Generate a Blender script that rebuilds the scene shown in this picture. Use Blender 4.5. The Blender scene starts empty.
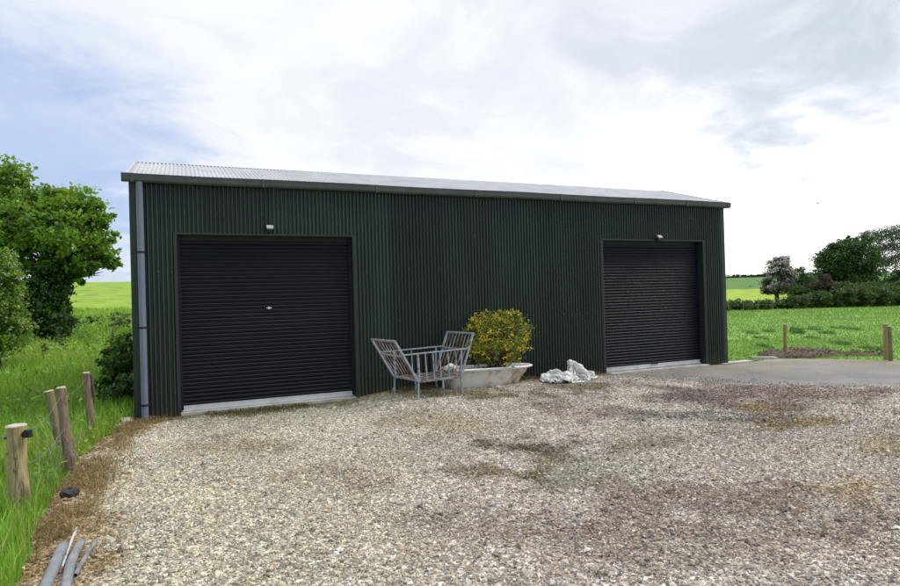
import bpy, math, random
import numpy as np
from math import sin, cos, radians, pi
random.seed(7)
rng = np.random.default_rng(11)
scene = bpy.context.scene
COL = scene.collection

# ------------------------------------------------------------------ camera
H = 1.7
F, PITCH, ROLL = 605.6, 0.0048, 0.0281
PHI = 0.4116
P0 = np.array([-4.626, 8.867])
DX, DB = np.array([cos(PHI), sin(PHI)]), np.array([-sin(PHI), cos(PHI)])
LEN, EAVE = 11.75, 3.585
D1, D2, DW, DH = 0.578, 8.4245, 2.712, 2.749
RT, RZ = 1.895, 4.165
DEPTH = 5.2


def ray(px, py):
    u2, v2 = px - 450, 293 - py
    u = u2 * cos(ROLL) + v2 * sin(ROLL)
    v = -u2 * sin(ROLL) + v2 * cos(ROLL)
    x, y, z = u / F, 1.0, v / F
    return np.array([x, y * cos(PITCH) - z * sin(PITCH), z * cos(PITCH) + y * sin(PITCH)])


def gnd(px, py, z=0.0):
    d = ray(px, py)
    return np.array([0, 0, H]) + d * ((z - H) / d[2])


def at(px, py, Y):
    d = ray(px, py)
    return np.array([0, 0, H]) + d * (Y / d[1])


def wall_at(px, py):
    d = ray(px, py)
    k = (P0 @ DB) / (d[:2] @ DB)
    p = np.array([0, 0, H]) + d * k
    return (p[:2] - P0) @ DX, p[2]


def pix(x, y, z=0.0):
    z = z - H
    yy = y * cos(PITCH) + z * sin(PITCH)
    zz = z * cos(PITCH) - y * sin(PITCH)
    yy = np.maximum(yy, 0.3)
    u, v = F * x / yy, F * zz / yy
    return 450 + u * cos(ROLL) - v * sin(ROLL), 293 - (u * sin(ROLL) + v * cos(ROLL))


def barn_xy(s, t):
    q = P0 + DX * s + DB * t
    return float(q[0]), float(q[1])


# ------------------------------------------------------------------ helpers
def tag(o, label=None, cat=None, group=None, kind=None):
    if label: o["label"] = label
    if cat: o["category"] = cat
    if group: o["group"] = group
    if kind: o["kind"] = kind
    return o


def empty(name, loc, rz=0.0, label=None, cat=None, group=None):
    o = bpy.data.objects.new(name, None)
    o.empty_display_size = 0.2
    COL.objects.link(o)
    o.location = [float(c) for c in loc]
    o.rotation_euler = (0, 0, rz)
    return tag(o, label, cat, group)


def link(name, me, mat, parent=None, loc=(0, 0, 0)):
    o = bpy.data.objects.new(name, me)
    if mat: me.materials.append(mat)
    COL.objects.link(o)
    o.parent = parent
    o.location = [float(c) for c in loc]
    return o


class MB:
    def __init__(self):
        self.v, self.f, self.sm = [], [], []

    def add(self, vs, fs, smooth=False):
        n = len(self.v)
        self.v += [tuple(float(c) for c in p) for p in vs]
        self.f += [tuple(i + n for i in f) for f in fs]
        self.sm += [smooth] * len(fs)

    def box(self, a, b):
        x0, y0, z0 = a; x1, y1, z1 = b
        self.add([(x0, y0, z0), (x1, y0, z0), (x1, y1, z0), (x0, y1, z0), (x0, y0, z1), (x1, y0, z1), (x1, y1, z1), (x0, y1, z1)],
                 [(0, 3, 2, 1), (4, 5, 6, 7), (0, 1, 5, 4), (1, 2, 6, 5), (2, 3, 7, 6), (3, 0, 4, 7)])

    def tube(self, pts, r, n=8, cap=True, smooth=True, flat=None):
        pts = [np.array(p, float) for p in pts]
        rs = r if isinstance(r, (list, tuple)) else [r] * len(pts)
        vs, fs = [], []
        up = None
        for i, p in enumerate(pts):
            d = pts[min(i + 1, len(pts) - 1)] - pts[max(i - 1, 0)]
            d = d / (np.linalg.norm(d) + 1e-9)
            if up is None:
                a = np.array([0, 0, 1.]) if abs(d[2]) < .9 else np.array([1., 0, 0])
            else:
                a = up
            e1 = np.cross(d, a); e1 /= np.linalg.norm(e1) + 1e-9
            e2 = np.cross(e1, d); up = e2
            for k in range(n):
                an = 2 * pi * k / n
                vs.append(p + e1 * cos(an) * rs[i] + e2 * sin(an) * rs[i] * (flat or 1))
        for i in range(len(pts) - 1):
            for k in range(n):
                a, b = i * n + k, i * n + (k + 1) % n
                fs.append((a, b, b + n, a + n))
        self.add(vs, fs, smooth)
        if cap:
            m = len(pts) - 1
            self.add(vs[:n], [tuple(range(n))[::-1]])
            self.add(vs[m * n:], [tuple(range(n))])

    def bar(self, a, b, w, h=None):
        """square bar from a to b"""
        h = h or w
        a, b = np.array(a, float), np.array(b, float)
        d = (b - a) / (np.linalg.norm(b - a) + 1e-9)
        q = np.array([0, 0, 1.]) if abs(d[2]) < .9 else np.array([1., 0, 0])
        e1 = np.cross(d, q); e1 /= np.linalg.norm(e1)
        e2 = np.cross(e1, d)
        vs = []
        for p in (a, b):
            for i, j in ((-1, -1), (1, -1), (1, 1), (-1, 1)):
                vs.append(p + e1 * i * w / 2 + e2 * j * h / 2)
        self.add(vs, [(0, 1, 2, 3)[::-1], (4, 5, 6, 7), (0, 1, 5, 4), (1, 2, 6, 5), (2, 3, 7, 6), (3, 0, 4, 7)])

    def build(self, name, mat, parent=None, loc=(0, 0, 0)):
        me = bpy.data.meshes.new(name)
        me.from_pydata(self.v, [], self.f)
        me.polygons.foreach_set("use_smooth", self.sm)
        me.update()
        return link(name, me, mat, parent, loc)


def np_mesh(name, V, faces, mat, parent=None, loc=(0, 0, 0), col=None, smooth=False):
    """faces: list of int arrays (n,k) of one k each"""
    me = bpy.data.meshes.new(name)
    V = np.asarray(V, np.float32)
    me.vertices.add(len(V))
    me.vertices.foreach_set("co", V.ravel())
    loops = np.concatenate([f.ravel() for f in faces]).astype(np.int32)
    starts, off = [], 0
    for f in faces:
        n, k = f.shape
        starts.append(off + np.arange(n) * k); off += n * k
    starts = np.concatenate(starts).astype(np.int32)
    me.loops.add(len(loops))
    me.loops.foreach_set("vertex_index", loops)
    me.polygons.add(len(starts))
    me.polygons.foreach_set("loop_start", starts)
    me.polygons.foreach_set("use_smooth", np.full(len(starts), smooth))
    me.update(calc_edges=True)
    me.validate()
    if col is not None:
        at_ = me.color_attributes.new("tint", 'FLOAT_COLOR', 'POINT')
        c4 = np.ones((len(V), 4), np.float32); c4[:, :3] = col
        at_.data.foreach_set("color", c4.ravel())
    return link(name, me, mat, parent, loc)


def hash2(ix, iy, s):
    n = (ix * 374761393 + iy * 668265263 + s * 1442695041) & 0x7fffffff
    n = ((n ^ (n >> 13)) * 1274126177) & 0x7fffffff
    return ((n ^ (n >> 16)) & 0xffff) / 65535.0


def vnoise(x, y, s=0):
    x, y = np.asarray(x, float), np.asarray(y, float)
    ix, iy = np.floor(x).astype(np.int64), np.floor(y).astype(np.int64)
    fx, fy = x - ix, y - iy
    fx, fy = fx * fx * (3 - 2 * fx), fy * fy * (3 - 2 * fy)
    a, b = hash2(ix, iy, s), hash2(ix + 1, iy, s)
    c, d = hash2(ix, iy + 1, s), hash2(ix + 1, iy + 1, s)
    return (a * (1 - fx) + b * fx) * (1 - fy) + (c * (1 - fx) + d * fx) * fy


def fbm(x, y, s=0, o=4):
    r, a, t = 0, 0.5, 0
    for i in range(o):
        r = r + a * vnoise(x * 2 ** i, y * 2 ** i, s + i * 17); t += a; a *= .5
    return r / t


def sstep(a, b, x):
    t = np.clip((x - a) / (b - a), 0, 1)
    return t * t * (3 - 2 * t)


# ------------------------------------------------------------------ materials
def new_mat(name):
    m = bpy.data.materials.new(name)
    m.use_nodes = True
    nt = m.node_tree
    return m, nt, nt.nodes["Principled BSDF"], nt.nodes["Material Output"]


def nd(nt, t, **kw):
    n = nt.nodes.new(t)
    for k, v in kw.items(): setattr(n, k, v)
    return n


def ramp(nt, stops):
    r = nd(nt, "ShaderNodeValToRGB")
    e = r.color_ramp.elements
    while len(e) < len(stops): e.new(0.5)
    for i, (p, c) in enumerate(stops):
        e[i].position = p
        e[i].color = (*c, 1) if len(c) == 3 else c
    return r


def pm(name, c1, c2=None, scale=4.0, rough=0.6, metal=0.0, bump=0.0, bscale=40.0, stretch=(1, 1, 1), c3=None, spec=0.5, lo=.35, hi=.65):
    m, nt, p, out = new_mat(name)
    tc = nd(nt, "ShaderNodeTexCoord")
    mp = nd(nt, "ShaderNodeMapping"); mp.inputs["Scale"].default_value = stretch
    nt.links.new(tc.outputs["Object"], mp.inputs["Vector"])
    no = nd(nt, "ShaderNodeTexNoise"); no.inputs["Scale"].default_value = scale; no.inputs["Detail"].default_value = 6
    no.inputs["Roughness"].default_value = .65
    nt.links.new(mp.outputs[0], no.inputs["Vector"])
    c2 = c2 or tuple(x * 1.25 for x in c1)
    st = [(lo, c1), (hi, c2)] if c3 is None else [(lo, c1), ((lo + hi) / 2, c2), (hi, c3)]
    r = ramp(nt, st)
    nt.links.new(no.outputs["Fac"], r.inputs["Fac"])
    nt.links.new(r.outputs["Color"], p.inputs["Base Color"])
    p.inputs["Roughness"].default_value = rough
    p.inputs["Metallic"].default_value = metal
    p.inputs["Specular IOR Level"].default_value = spec
    if bump:
        n2 = nd(nt, "ShaderNodeTexNoise"); n2.inputs["Scale"].default_value = bscale; n2.inputs["Detail"].default_value = 5
        nt.links.new(mp.outputs[0], n2.inputs["Vector"])
        b = nd(nt, "ShaderNodeBump"); b.inputs["Strength"].default_value = bump; b.inputs["Distance"].default_value = .02
        nt.links.new(n2.outputs["Fac"], b.inputs["Height"])
        nt.links.new(b.outputs["Normal"], p.inputs["Normal"])
    return m


def tint_mat(name, rough=0.6, trans=0.0, spec=0.3):
    m, nt, p, out = new_mat(name)
    a = nd(nt, "ShaderNodeAttribute", attribute_name="tint")
    nt.links.new(a.outputs["Color"], p.inputs["Base Color"])
    p.inputs["Roughness"].default_value = rough
    p.inputs["Specular IOR Level"].default_value = spec
    if trans:
        t = nd(nt, "ShaderNodeBsdfTranslucent")
        hs = nd(nt, "ShaderNodeHueSaturation"); hs.inputs["Value"].default_value = 1.5; hs.inputs["Hue"].default_value = .485
        nt.links.new(a.outputs["Color"], hs.inputs["Color"])
        nt.links.new(hs.outputs["Color"], t.inputs["Color"])
        mx = nd(nt, "ShaderNodeMixShader"); mx.inputs[0].default_value = trans
        nt.links.new(p.outputs[0], mx.inputs[1]); nt.links.new(t.outputs[0], mx.inputs[2])
        nt.links.new(mx.outputs[0], out.inputs["Surface"])
    return m


M = {}
M["leaf"] = tint_mat("leaf", .5, .35, .35)
M["grass"] = tint_mat("grass_blade", .55, .3, .3)
M["stone"] = tint_mat("stone", .75, 0, .3)


def cladding():
    m, nt, p, out = new_mat("green_cladding")
    tc = nd(nt, "ShaderNodeTexCoord"); sp_ = nd(nt, "ShaderNodeSeparateXYZ"); nt.links.new(tc.outputs["Object"], sp_.inputs[0])

    def mt(op, a, b=None):
        n = nd(nt, "ShaderNodeMath", operation=op)
        for i, x in enumerate((a, b)):
            if x is None: continue
            if isinstance(x, (int, float)): n.inputs[i].default_value = x
            else: nt.links.new(x, n.inputs[i])
        return n.outputs[0]
    mp = nd(nt, "ShaderNodeMapping"); mp.inputs["Scale"].default_value = (1, 1, .22); nt.links.new(tc.outputs["Object"], mp.inputs["Vector"])
    no = nd(nt, "ShaderNodeTexNoise"); no.inputs["Scale"].default_value = 2.2; no.inputs["Detail"].default_value = 8; no.inputs["Roughness"].default_value = .7
    nt.links.new(mp.outputs[0], no.inputs["Vector"])
    r = ramp(nt, [(.35, (.022, .034, .028)), (.65, (.035, .052, .043))]); nt.links.new(no.outputs["Fac"], r.inputs["Fac"])
    wn = nd(nt, "ShaderNodeTexWhiteNoise", noise_dimensions='1D'); nt.links.new(mt("FLOOR", mt("DIVIDE", sp_.outputs[0], .985)), wn.inputs["W"])
    sh = mt("ADD", mt("MULTIPLY", wn.outputs["Value"], .42), .79)
    mx = nd(nt, "ShaderNodeMix", data_type='RGBA', blend_type='MULTIPLY'); mx.inputs[0].default_value = 1
    nt.links.new(r.outputs["Color"], mx.inputs[6]); nt.links.new(sh, mx.inputs[7])
    # mud splash along the foot
    n2 = nd(nt, "ShaderNodeTexNoise"); n2.inputs["Scale"].default_value = 7; n2.inputs["Detail"].default_value = 6; nt.links.new(tc.outputs["Object"], n2.inputs["Vector"])
    hgt = mt("SUBTRACT", mt("ADD", .02, mt("MULTIPLY", n2.outputs["Fac"], .55)), sp_.outputs[2])
    mr = nd(nt, "ShaderNodeMapRange"); mr.inputs["From Min"].default_value = 0; mr.inputs["From Max"].default_value = .28; mr.inputs["To Max"].default_value = .5
    nt.links.new(hgt, mr.inputs["Value"])
    m2 = nd(nt, "ShaderNodeMix", data_type='RGBA'); nt.links.new(mr.outputs[0], m2.inputs[0]); nt.links.new(mx.outputs[2], m2.inputs[6]); m2.inputs[7].default_value = (.10, .085, .055, 1)
    # small chips in the paint
    v = nd(nt, "ShaderNodeTexVoronoi"); v.inputs["Scale"].default_value = 3.2; nt.links.new(tc.outputs["Object"], v.inputs["Vector"])
    ch = mt("MULTIPLY", mt("LESS_THAN", v.outputs["Distance"], .045), .55)
    m3 = nd(nt, "ShaderNodeMix", data_type='RGBA'); nt.links.new(ch, m3.inputs[0]); nt.links.new(m2.outputs[2], m3.inputs[6]); m3.inputs[7].default_value = (.16, .19, .17, 1)
    nt.links.new(m3.outputs[2], p.inputs["Base Color"])
    p.inputs["Roughness"].default_value = .33; p.inputs["Specular IOR Level"].default_value = .45
    return m


M["green_metal"] = cladding()
M["green_trim"] = pm("green_trim", (.018, .031, .024), (.024, .040, .031), 3, .45)
M["door"] = pm("roller_door_paint", (.012, .012, .022), (.018, .018, .029), 1.2, .36, 0, 0, stretch=(.4, 1, 1.5), spec=.28)
M["black"] = pm("black_rubber", (.008, .008, .009), (.016, .016, .018), 6, .6)
M["roof"] = pm("fibre_cement_sheet", (.34, .36, .39), (.46, .48, .50), 2.2, .45, 0, .1, 60)
M["gutter"] = pm("weathered_gutter", (.055, .066, .065), (.085, .096, .093), 3, .45, 0, 0)
M["pipe"] = pm("grey_blue_plastic", (.15, .17, .24), (.20, .22, .30), 2, .35)
M["alu"] = pm("pale_aluminium", (.55, .55, .55), (.72, .72, .71), 5, .45, .2)
M["concrete_light"] = pm("pale_concrete", (.36, .34, .30), (.56, .54, .50), 5, .85, 0, .3, 60)
M["lamp_white"] = pm("lamp_white", (.40, .41, .43), (.50, .50, .52), 5, .3)
M["wood_pale"] = pm("pale_post_wood", (.28, .21, .09), (.46, .37, .19), 5, .85, 0, .6, 30, stretch=(4, 4, .5), c3=(.15, .11, .06))
M["wood_end"] = pm("sawn_wood_end", (.40, .36, .28), (.55, .51, .42), 20, .85, 0, .3, 60)
M["wood_brown"] = pm("brown_post_wood", (.16, .11, .075), (.28, .20, .14), 6, .9, 0, .7, 30, stretch=(4, 4, .4), c3=(.06, .04, .032))
M["wood_green"] = pm("mossy_post_wood", (.14, .13, .055), (.25, .22, .11), 6, .9, 0, .7, 30, stretch=(4, 4, .4), c3=(.10, .10, .04))
M["wood_yellow"] = pm("yellow_post_wood", (.30, .22, .08), (.44, .34, .15), 6, .9, 0, .5, 30, stretch=(4, 4, .4))
M["bark"] = pm("bark", (.045, .038, .028), (.11, .095, .075), 8, .95, 0, .8, 12, stretch=(3, 3, .6))
M["pale_bark"] = pm("pale_bark", (.16, .15, .14), (.28, .26, .25), 8, .95, 0, .5, 12)
M["wire"] = pm("galvanised_wire", (.22, .23, .23), (.33, .33, .33), 10, .5, .5)
M["cable"] = pm("power_cable", (.10, .10, .11), (.13, .13, .14), 2, .7)
M["bench_paint"] = pm("worn_grey_paint", (.26, .30, .34), (.36, .40, .44), 7, .55, 0, .2, 60, c3=(.17, .08, .04), lo=.38, hi=.68)
M["bench_rust"] = pm("rusty_slat", (.16, .075, .040), (.26, .235, .22), 6, .7, 0, .3, 60, c3=(.34, .36, .38), lo=.40, hi=.66)
M["enamel"] = pm("white_enamel", (.82, .81, .76), (.86, .85, .81), 6, .25)
M["drain"] = pm("grey_drain_pipe", (.15, .165, .18), (.24, .255, .27), 9, .8, 0, .3, 40)
M["tarp"] = pm("white_woven_sheet", (.58, .58, .55), (.72, .72, .69), 6, .7, 0, .25, 60, c3=(.46, .45, .38))
M["soil"] = pm("dark_soil", (.055, .040, .024), (.11, .082, .052), 12, .95, 0, 1, 30)
M["petal"] = tint_mat("yellow_petal", .6, .3, .2)
M["bird"] = pm("dark_feather", (.03, .03, .032), (.05, .05, .05), 4, .8)

# rusty stained tub side
m, nt, p, out = new_mat("stained_enamel_side")
tc = nd(nt, "ShaderNodeTexCoord"); n1 = nd(nt, "ShaderNodeTexNoise")
n1.inputs["Scale"].default_value = 3.2; n1.inputs["Detail"].default_value = 8; n1.inputs["Roughness"].default_value = .7
nt.links.new(tc.outputs["Object"], n1.inputs["Vector"])
r = ramp(nt, [(.38, (.30, .14, .06)), (.45, (.54, .42, .28)), (.52, (.72, .67, .56)), (.7, (.80, .77, .69))])
nt.links.new(n1.outputs["Fac"], r.inputs["Fac"]); nt.links.new(r.outputs["Color"], p.inputs["Base Color"])
p.inputs["Roughness"].default_value = .6
M["tub_side"] = m


def ground_mat(name, vor_scale=0, attr=True, c=(.1, .1, .1), rough=.9, bump=.4, noise=(3.0, 25.0), amt=.5, dist=.02):
    """base colour = attribute tint x noise (x stone cells)"""
    m, nt, p, out = new_mat(name)
    tc = nd(nt, "ShaderNodeTexCoord")
    a = nd(nt, "ShaderNodeAttribute", attribute_name="tint")
    base = a.outputs["Color"]
    val = None
    n1 = nd(nt, "ShaderNodeTexNoise"); n1.inputs["Scale"].default_value = noise[0]; n1.inputs["Detail"].default_value = 8
    n2 = nd(nt, "ShaderNodeTexNoise"); n2.inputs["Scale"].default_value = noise[1]; n2.inputs["Detail"].default_value = 4
    for n in (n1, n2): nt.links.new(tc.outputs["Object"], n.inputs["Vector"])
    ad = nd(nt, "ShaderNodeMath", operation="ADD")
    nt.links.new(n1.outputs["Fac"], ad.inputs[0]); nt.links.new(n2.outputs["Fac"], ad.inputs[1])
    mr = nd(nt, "ShaderNodeMapRange")
    mr.inputs["From Min"].default_value = .7; mr.inputs["From Max"].default_value = 1.3
    mr.inputs["To Min"].default_value = 1 - amt; mr.inputs["To Max"].default_value = 1 + amt
    nt.links.new(ad.outputs[0], mr.inputs["Value"])
    height = ad.outputs[0]
    mx = nd(nt, "ShaderNodeMix", data_type='RGBA', blend_type='MULTIPLY'); mx.inputs[0].default_value = 1
    nt.links.new(base, mx.inputs[6]); nt.links.new(mr.outputs[0], mx.inputs[7])
    colr = mx.outputs[2]
    if vor_scale:
        v = nd(nt, "ShaderNodeTexVoronoi"); v.inputs["Scale"].default_value = vor_scale
        nt.links.new(tc.outputs["Object"], v.inputs["Vector"])
        sep = nd(nt, "ShaderNodeSeparateColor"); nt.links.new(v.outputs["Color"], sep.inputs[0])
        r = ramp(nt, [(0, (.35, .33, .30)), (.25, (.7, .66, .6)), (.6, (1, .97, .92)), (.85, (1.45, 1.42, 1.36)), (1, (1.9, 1.9, 1.85))])
        nt.links.new(sep.outputs[0], r.inputs["Fac"])
        m2 = nd(nt, "ShaderNodeMix", data_type='RGBA', blend_type='MULTIPLY'); m2.inputs[0].default_value = 1
        nt.links.new(colr, m2.inputs[6]); nt.links.new(r.outputs["Color"], m2.inputs[7])
        colr = m2.outputs[2]
        sb = nd(nt, "ShaderNodeMath", operation="SUBTRACT"); sb.inputs[0].default_value = 1
        nt.links.new(v.outputs["Distance"], sb.inputs[1]); height = sb.outputs[0]
    nt.links.new(colr, p.inputs["Base Color"])
    p.inputs["Roughness"].default_value = rough
    p.inputs["Specular IOR Level"].default_value = .2
    b = nd(nt, "ShaderNodeBump"); b.inputs["Strength"].default_value = bump; b.inputs["Distance"].default_value = dist
    nt.links.new(height, b.inputs["Height"]); nt.links.new(b.outputs["Normal"], p.inputs["Normal"])
    return m


M["ground"] = ground_mat("grass_ground", 0, noise=(.35, 6.0), amt=.35, bump=.5, dist=.05)
M["gravel"] = ground_mat("gravel_bed", 42, noise=(1.2, 9.0), amt=.25, bump=.9, dist=.012)
M["concrete"] = ground_mat("old_concrete", 0, noise=(1.4, 22.0), amt=.22, bump=.15)

# ------------------------------------------------------------------ camera + world
cam = bpy.data.cameras.new("Camera")
cam.sensor_width = 36; cam.lens = 36 * F / 900; cam.clip_end = 8000; cam.clip_start = .05
co = bpy.data.objects.new("Camera", cam); COL.objects.link(co)
from mathutils import Matrix, Vector
fw = Vector((0, cos(PITCH), sin(PITCH)))
rt = Vector((1, 0, 0)); up = rt.cross(fw)
rt2 = rt * cos(ROLL) - up * sin(ROLL); up2 = up * cos(ROLL) + rt * sin(ROLL)
mw = Matrix((rt2, up2, -fw)).transposed().to_4x4(); mw.translation = (0, 0, H)
co.matrix_world = mw
scene.camera = co

SUN_EL, SUN_AZ = radians(50), radians(78)     # azimuth clockwise from +Y (view direction)
w = bpy.data.worlds.new("World"); scene.world = w; w.use_nodes = True
nt = w.node_tree
bg = nt.nodes["Background"]
sky = nd(nt, "ShaderNodeTexSky", sky_type='NISHITA', sun_disc=False)
sky.sun_elevation = SUN_EL; sky.sun_rotation = SUN_AZ; sky.air_density = 1.0; sky.dust_density = 1.0
tc = nd(nt, "ShaderNodeTexCoord")
sep = nd(nt, "ShaderNodeSeparateXYZ"); nt.links.new(tc.outputs["Generated"], sep.inputs[0])


def mth(op, a, b=None, clamp=False):
    n = nd(nt, "ShaderNodeMath", operation=op); n.use_clamp = clamp
    for i, x in enumerate((a, b)):
        if x is None: continue
        if isinstance(x, (int, float)): n.inputs[i].default_value = x
        else: nt.links.new(x, n.inputs[i])
    return n.outputs[0]


def mrange(x, a, b, c=0.0, d=1.0):
    n = nd(nt, "ShaderNodeMapRange", interpolation_type='SMOOTHSTEP')
    for k, v in zip(("From Min", "From Max", "To Min", "To Max"), (a, b, c, d)): n.inputs[k].default_value = v
    nt.links.new(x, n.inputs["Value"]); return n.outputs[0]


zz = mth("ADD", mth("MAXIMUM", sep.outputs[2], 0.0), 0.22)
cmb = nd(nt, "ShaderNodeCombineXYZ")
nt.links.new(mth("DIVIDE", sep.outputs[0], zz), cmb.inputs[0]); nt.links.new(mth("DIVIDE", sep.outputs[1], zz), cmb.inputs[1])


def wnoise(scale, off, detail=6, rough=.55, dist=.6):
    mp = nd(nt, "ShaderNodeMapping"); mp.inputs["Location"].default_value = off
    nt.links.new(cmb.outputs[0], mp.inputs["Vector"])
    n = nd(nt, "ShaderNodeTexNoise"); n.inputs["Scale"].default_value = scale; n.inputs["Detail"].default_value = detail
    n.inputs["Roughness"].default_value = rough; n.inputs["Distortion"].default_value = dist
    nt.links.new(mp.outputs[0], n.inputs["Vector"]); return n.outputs["Fac"]


def toward(px, py, inner, outer):
    d = ray(px, py); d = d / np.linalg.norm(d)
    n = nd(nt, "ShaderNodeVectorMath", operation='DOT_PRODUCT'); n.inputs[1].default_value = d
    nrm = nd(nt, "ShaderNodeVectorMath", operation='NORMALIZE'); nt.links.new(tc.outputs["Generated"], nrm.inputs[0])
    nt.links.new(nrm.outputs[0], n.inputs[0])
    return n.outputs["Value"]


nD = wnoise(1.5, (5.5, 2.2, 3), 5, .5, .15)
nA, nB, nC = wnoise(1.1, (3.1, 1.7, 0)), wnoise(.75, (9.2, 4.4, 2)), wnoise(2.6, (1.2, 7.7, 5), 7, .6)


def region(px, py, deg_in, deg_out, noise, amp):
    """soft-edged patch of sky about a direction, its edge broken up by noise"""
    dv = toward(px, py, 0, 0)
    ang = nd(nt, "ShaderNodeMath", operation='ARCCOSINE'); nt.links.new(dv, ang.inputs[0])
    a = mth("ADD", ang.outputs[0], mth("MULTIPLY", mth("SUBTRACT", noise, .5), amp))
    return mrange(a, radians(deg_in), radians(deg_out), 1.0, 0.0)


# cloud brightness: white, with greyer bellies where noise is high
grey = mrange(mth("ADD", mth("MULTIPLY", nB, .6), mth("MULTIPLY", nC, .4)), .44, .64)
cl = nd(nt, "ShaderNodeMix", data_type='RGBA')
cl.inputs[6].default_value = (7.7, 7.85, 8.05, 1); cl.inputs[7].default_value = (6.3, 6.7, 7.35, 1)
nt.links.new(grey, cl.inputs[0])
colr = cl.outputs[2]


def over(c, rgb, fac, k=1.0):
    mx = nd(nt, "ShaderNodeMix", data_type='RGBA')
    nt.links.new(mth("MULTIPLY", fac, k, True), mx.inputs[0])
    nt.links.new(c, mx.inputs[6])
    if isinstance(rgb, tuple): mx.inputs[7].default_value = (*rgb, 1)
    else: nt.links.new(rgb, mx.inputs[7])
    return mx.outputs[2]


colr = over(colr, (8.6, 8.7, 8.8), region(660, 200, 6, 20, nD, .5), .7)
colr = over(colr, (14, 14, 14), region(830, 215, 12, 22, nD, .4), .95)
g1 = mrange(nC, .30, .60, .55, 1.0)
colr = over(colr, (5.2, 5.65, 6.4), mth("MULTIPLY", region(790, 55, 4, 10, nD, .5), g1), .95)
colr = over(colr, (4.9, 5.4, 6.2), mth("MULTIPLY", region(905, 30, 5, 13, nD, .4), g1), .9)
colr = over(colr, (5.6, 6.0, 6.75), mth("MULTIPLY", region(650, 40, 4, 11, nD, .5), g1), .9)
colr = over(colr, (6.5, 6.85, 7.45), mth("MULTIPLY", region(430, 90, 4, 13, nD, .6), mrange(nC, .38, .62)), .9)
# clear sky toward the left, low down, veiled higher up
blue = mth("MULTIPLY", region(-10, 225, 7, 20, nC, .45), mrange(nC, .30, .58, 1.0, .72))
colr = over(colr, (5.0, 5.75, 7.3), region(60, 130, 4, 13, nC, .4), .85)
hz = nd(nt, "ShaderNodeMix", data_type='RGBA'); hz.inputs[0].default_value = .72
nt.links.new(sky.outputs[0], hz.inputs[6]); hz.inputs[7].default_value = (3.7, 4.9, 7.4, 1)
colr = over(colr, hz.outputs[2], blue, .85)
# unseen sky behind the viewer: blue with broken cloud, added to tint door reflections
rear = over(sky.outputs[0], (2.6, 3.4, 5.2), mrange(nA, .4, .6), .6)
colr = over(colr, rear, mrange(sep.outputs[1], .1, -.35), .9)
# unseen bright zenith, added for top light on gravel and door slats
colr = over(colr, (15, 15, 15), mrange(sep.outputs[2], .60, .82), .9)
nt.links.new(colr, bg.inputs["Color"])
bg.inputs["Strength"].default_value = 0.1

sun = bpy.data.lights.new("Sun", 'SUN'); sun.energy = 1.5; sun.angle = radians(24); sun.color = (1, .96, .9)
so = bpy.data.objects.new("Sun", sun); COL.objects.link(so)
sd = Vector((sin(SUN_AZ) * cos(SUN_EL), cos(SUN_AZ) * cos(SUN_EL), sin(SUN_EL)))
so.rotation_euler = (-sd).to_track_quat('-Z', 'Y').to_euler(); so.location = (20, 0, 30)

vs = scene.view_settings
vs.view_transform = 'Standard'; vs.look = 'None'; vs.exposure = 0.36; vs.gamma = 1; vs.use_curve_mapping = False

# ------------------------------------------------------------------ terrain
RADL = ([0, 12, 20, 30, 60, 120, 200, 280, 500, 4000], [0, 0, .12, .3, .85, 4.2, 8.6, 9.2, 8, 0])
RADR = ([0, 48, 84, 140, 300, 420, 800, 4000], [0, 0, .25, 1.0, 6.2, 6.6, 5, 0])


def terrain_z(x, y):
    r = np.hypot(x, y)
    zl, zr = np.interp(r, *RADL), np.interp(r, *RADR)
    a = np.arctan2(x, y)
    k = sstep(-.45, .3, a) * (1 - sstep(2.2, 2.9, np.abs(a)))
    z = zl * (1 - k) + zr * k
    z = z * sstep(-.3, .3, y / (r + 1e-6))
    return z + sstep(14, 40, r) * .10 * (fbm(x * .12, y * .12, 5) - .5) - .03


# gravel yard edge, left side: x of the edge against y
edge_px = [(36, 600), (44, 560), (58, 520), (78, 485), (96, 455), (112, 436), (133, 425)]
edge = [gnd(*p) for p in edge_px]
EY = np.array([-30, 0] + [p[1] for p in edge] + [40]); EX = np.array([edge[0][0] + .35, edge[0][0] + .25] + [p[0] for p in edge] + [edge[-1][0]])
ce = [gnd(600, 377.5), gnd(690, 379.5), gnd(760, 384.5), gnd(830, 388.5), gnd(900, 392)]
CX = np.array([-50] + [p[0] for p in ce] + [14, 40]); CY = np.array([ce[0][1]] + [p[1] for p in ce] + [ce[-1][1] - .1, ce[-1][1] - .5])
cb = [gnd(727, 365.5), gnd(776, 359), gnd(830, 359.5), gnd(900, 361)]
BX = np.array([p[0] for p in cb] + [40]); BY = np.array([p[1] for p in cb] + [cb[-1][1] - .5])


def left_d(x, y): return x - np.interp(y, EY, EX)


def wall_d(x, y):     # distance out from the front wall
    return -((x - P0[0]) * DB[0] + (y - P0[1]) * DB[1])


def wall_s(x, y): return (x - P0[0]) * DX[0] + (y - P0[1]) * DX[1]


def mound(x, y):
    s, d = wall_s(x, y), wall_d(x, y)
    return .092 * sstep(2.9, 4.0, s) * (1 - sstep(7.6, 9.2, s)) * (1 - sstep(.9, 2.6, d))


def gravel_z(x, y):
    n = fbm(x * 2.2, y * 2.2, 3)
    dl = left_d(x, y) + (n - .5) * .5
    dc = np.interp(x, CX, CY) + .30 - y + (n - .5) * 1.1
    dc = np.where(x < ce[0][0], 9, dc)
    z = .012 + (fbm(x * .8, y * .8, 9) - .5) * .03 + mound(x, y)
    zc = np.where(dc < .15, .02 - .06 * sstep(.12, -.25, dc), z)
    z = np.minimum(z, zc)
    return z - .12 * sstep(.05, -.5, dl)


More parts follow.
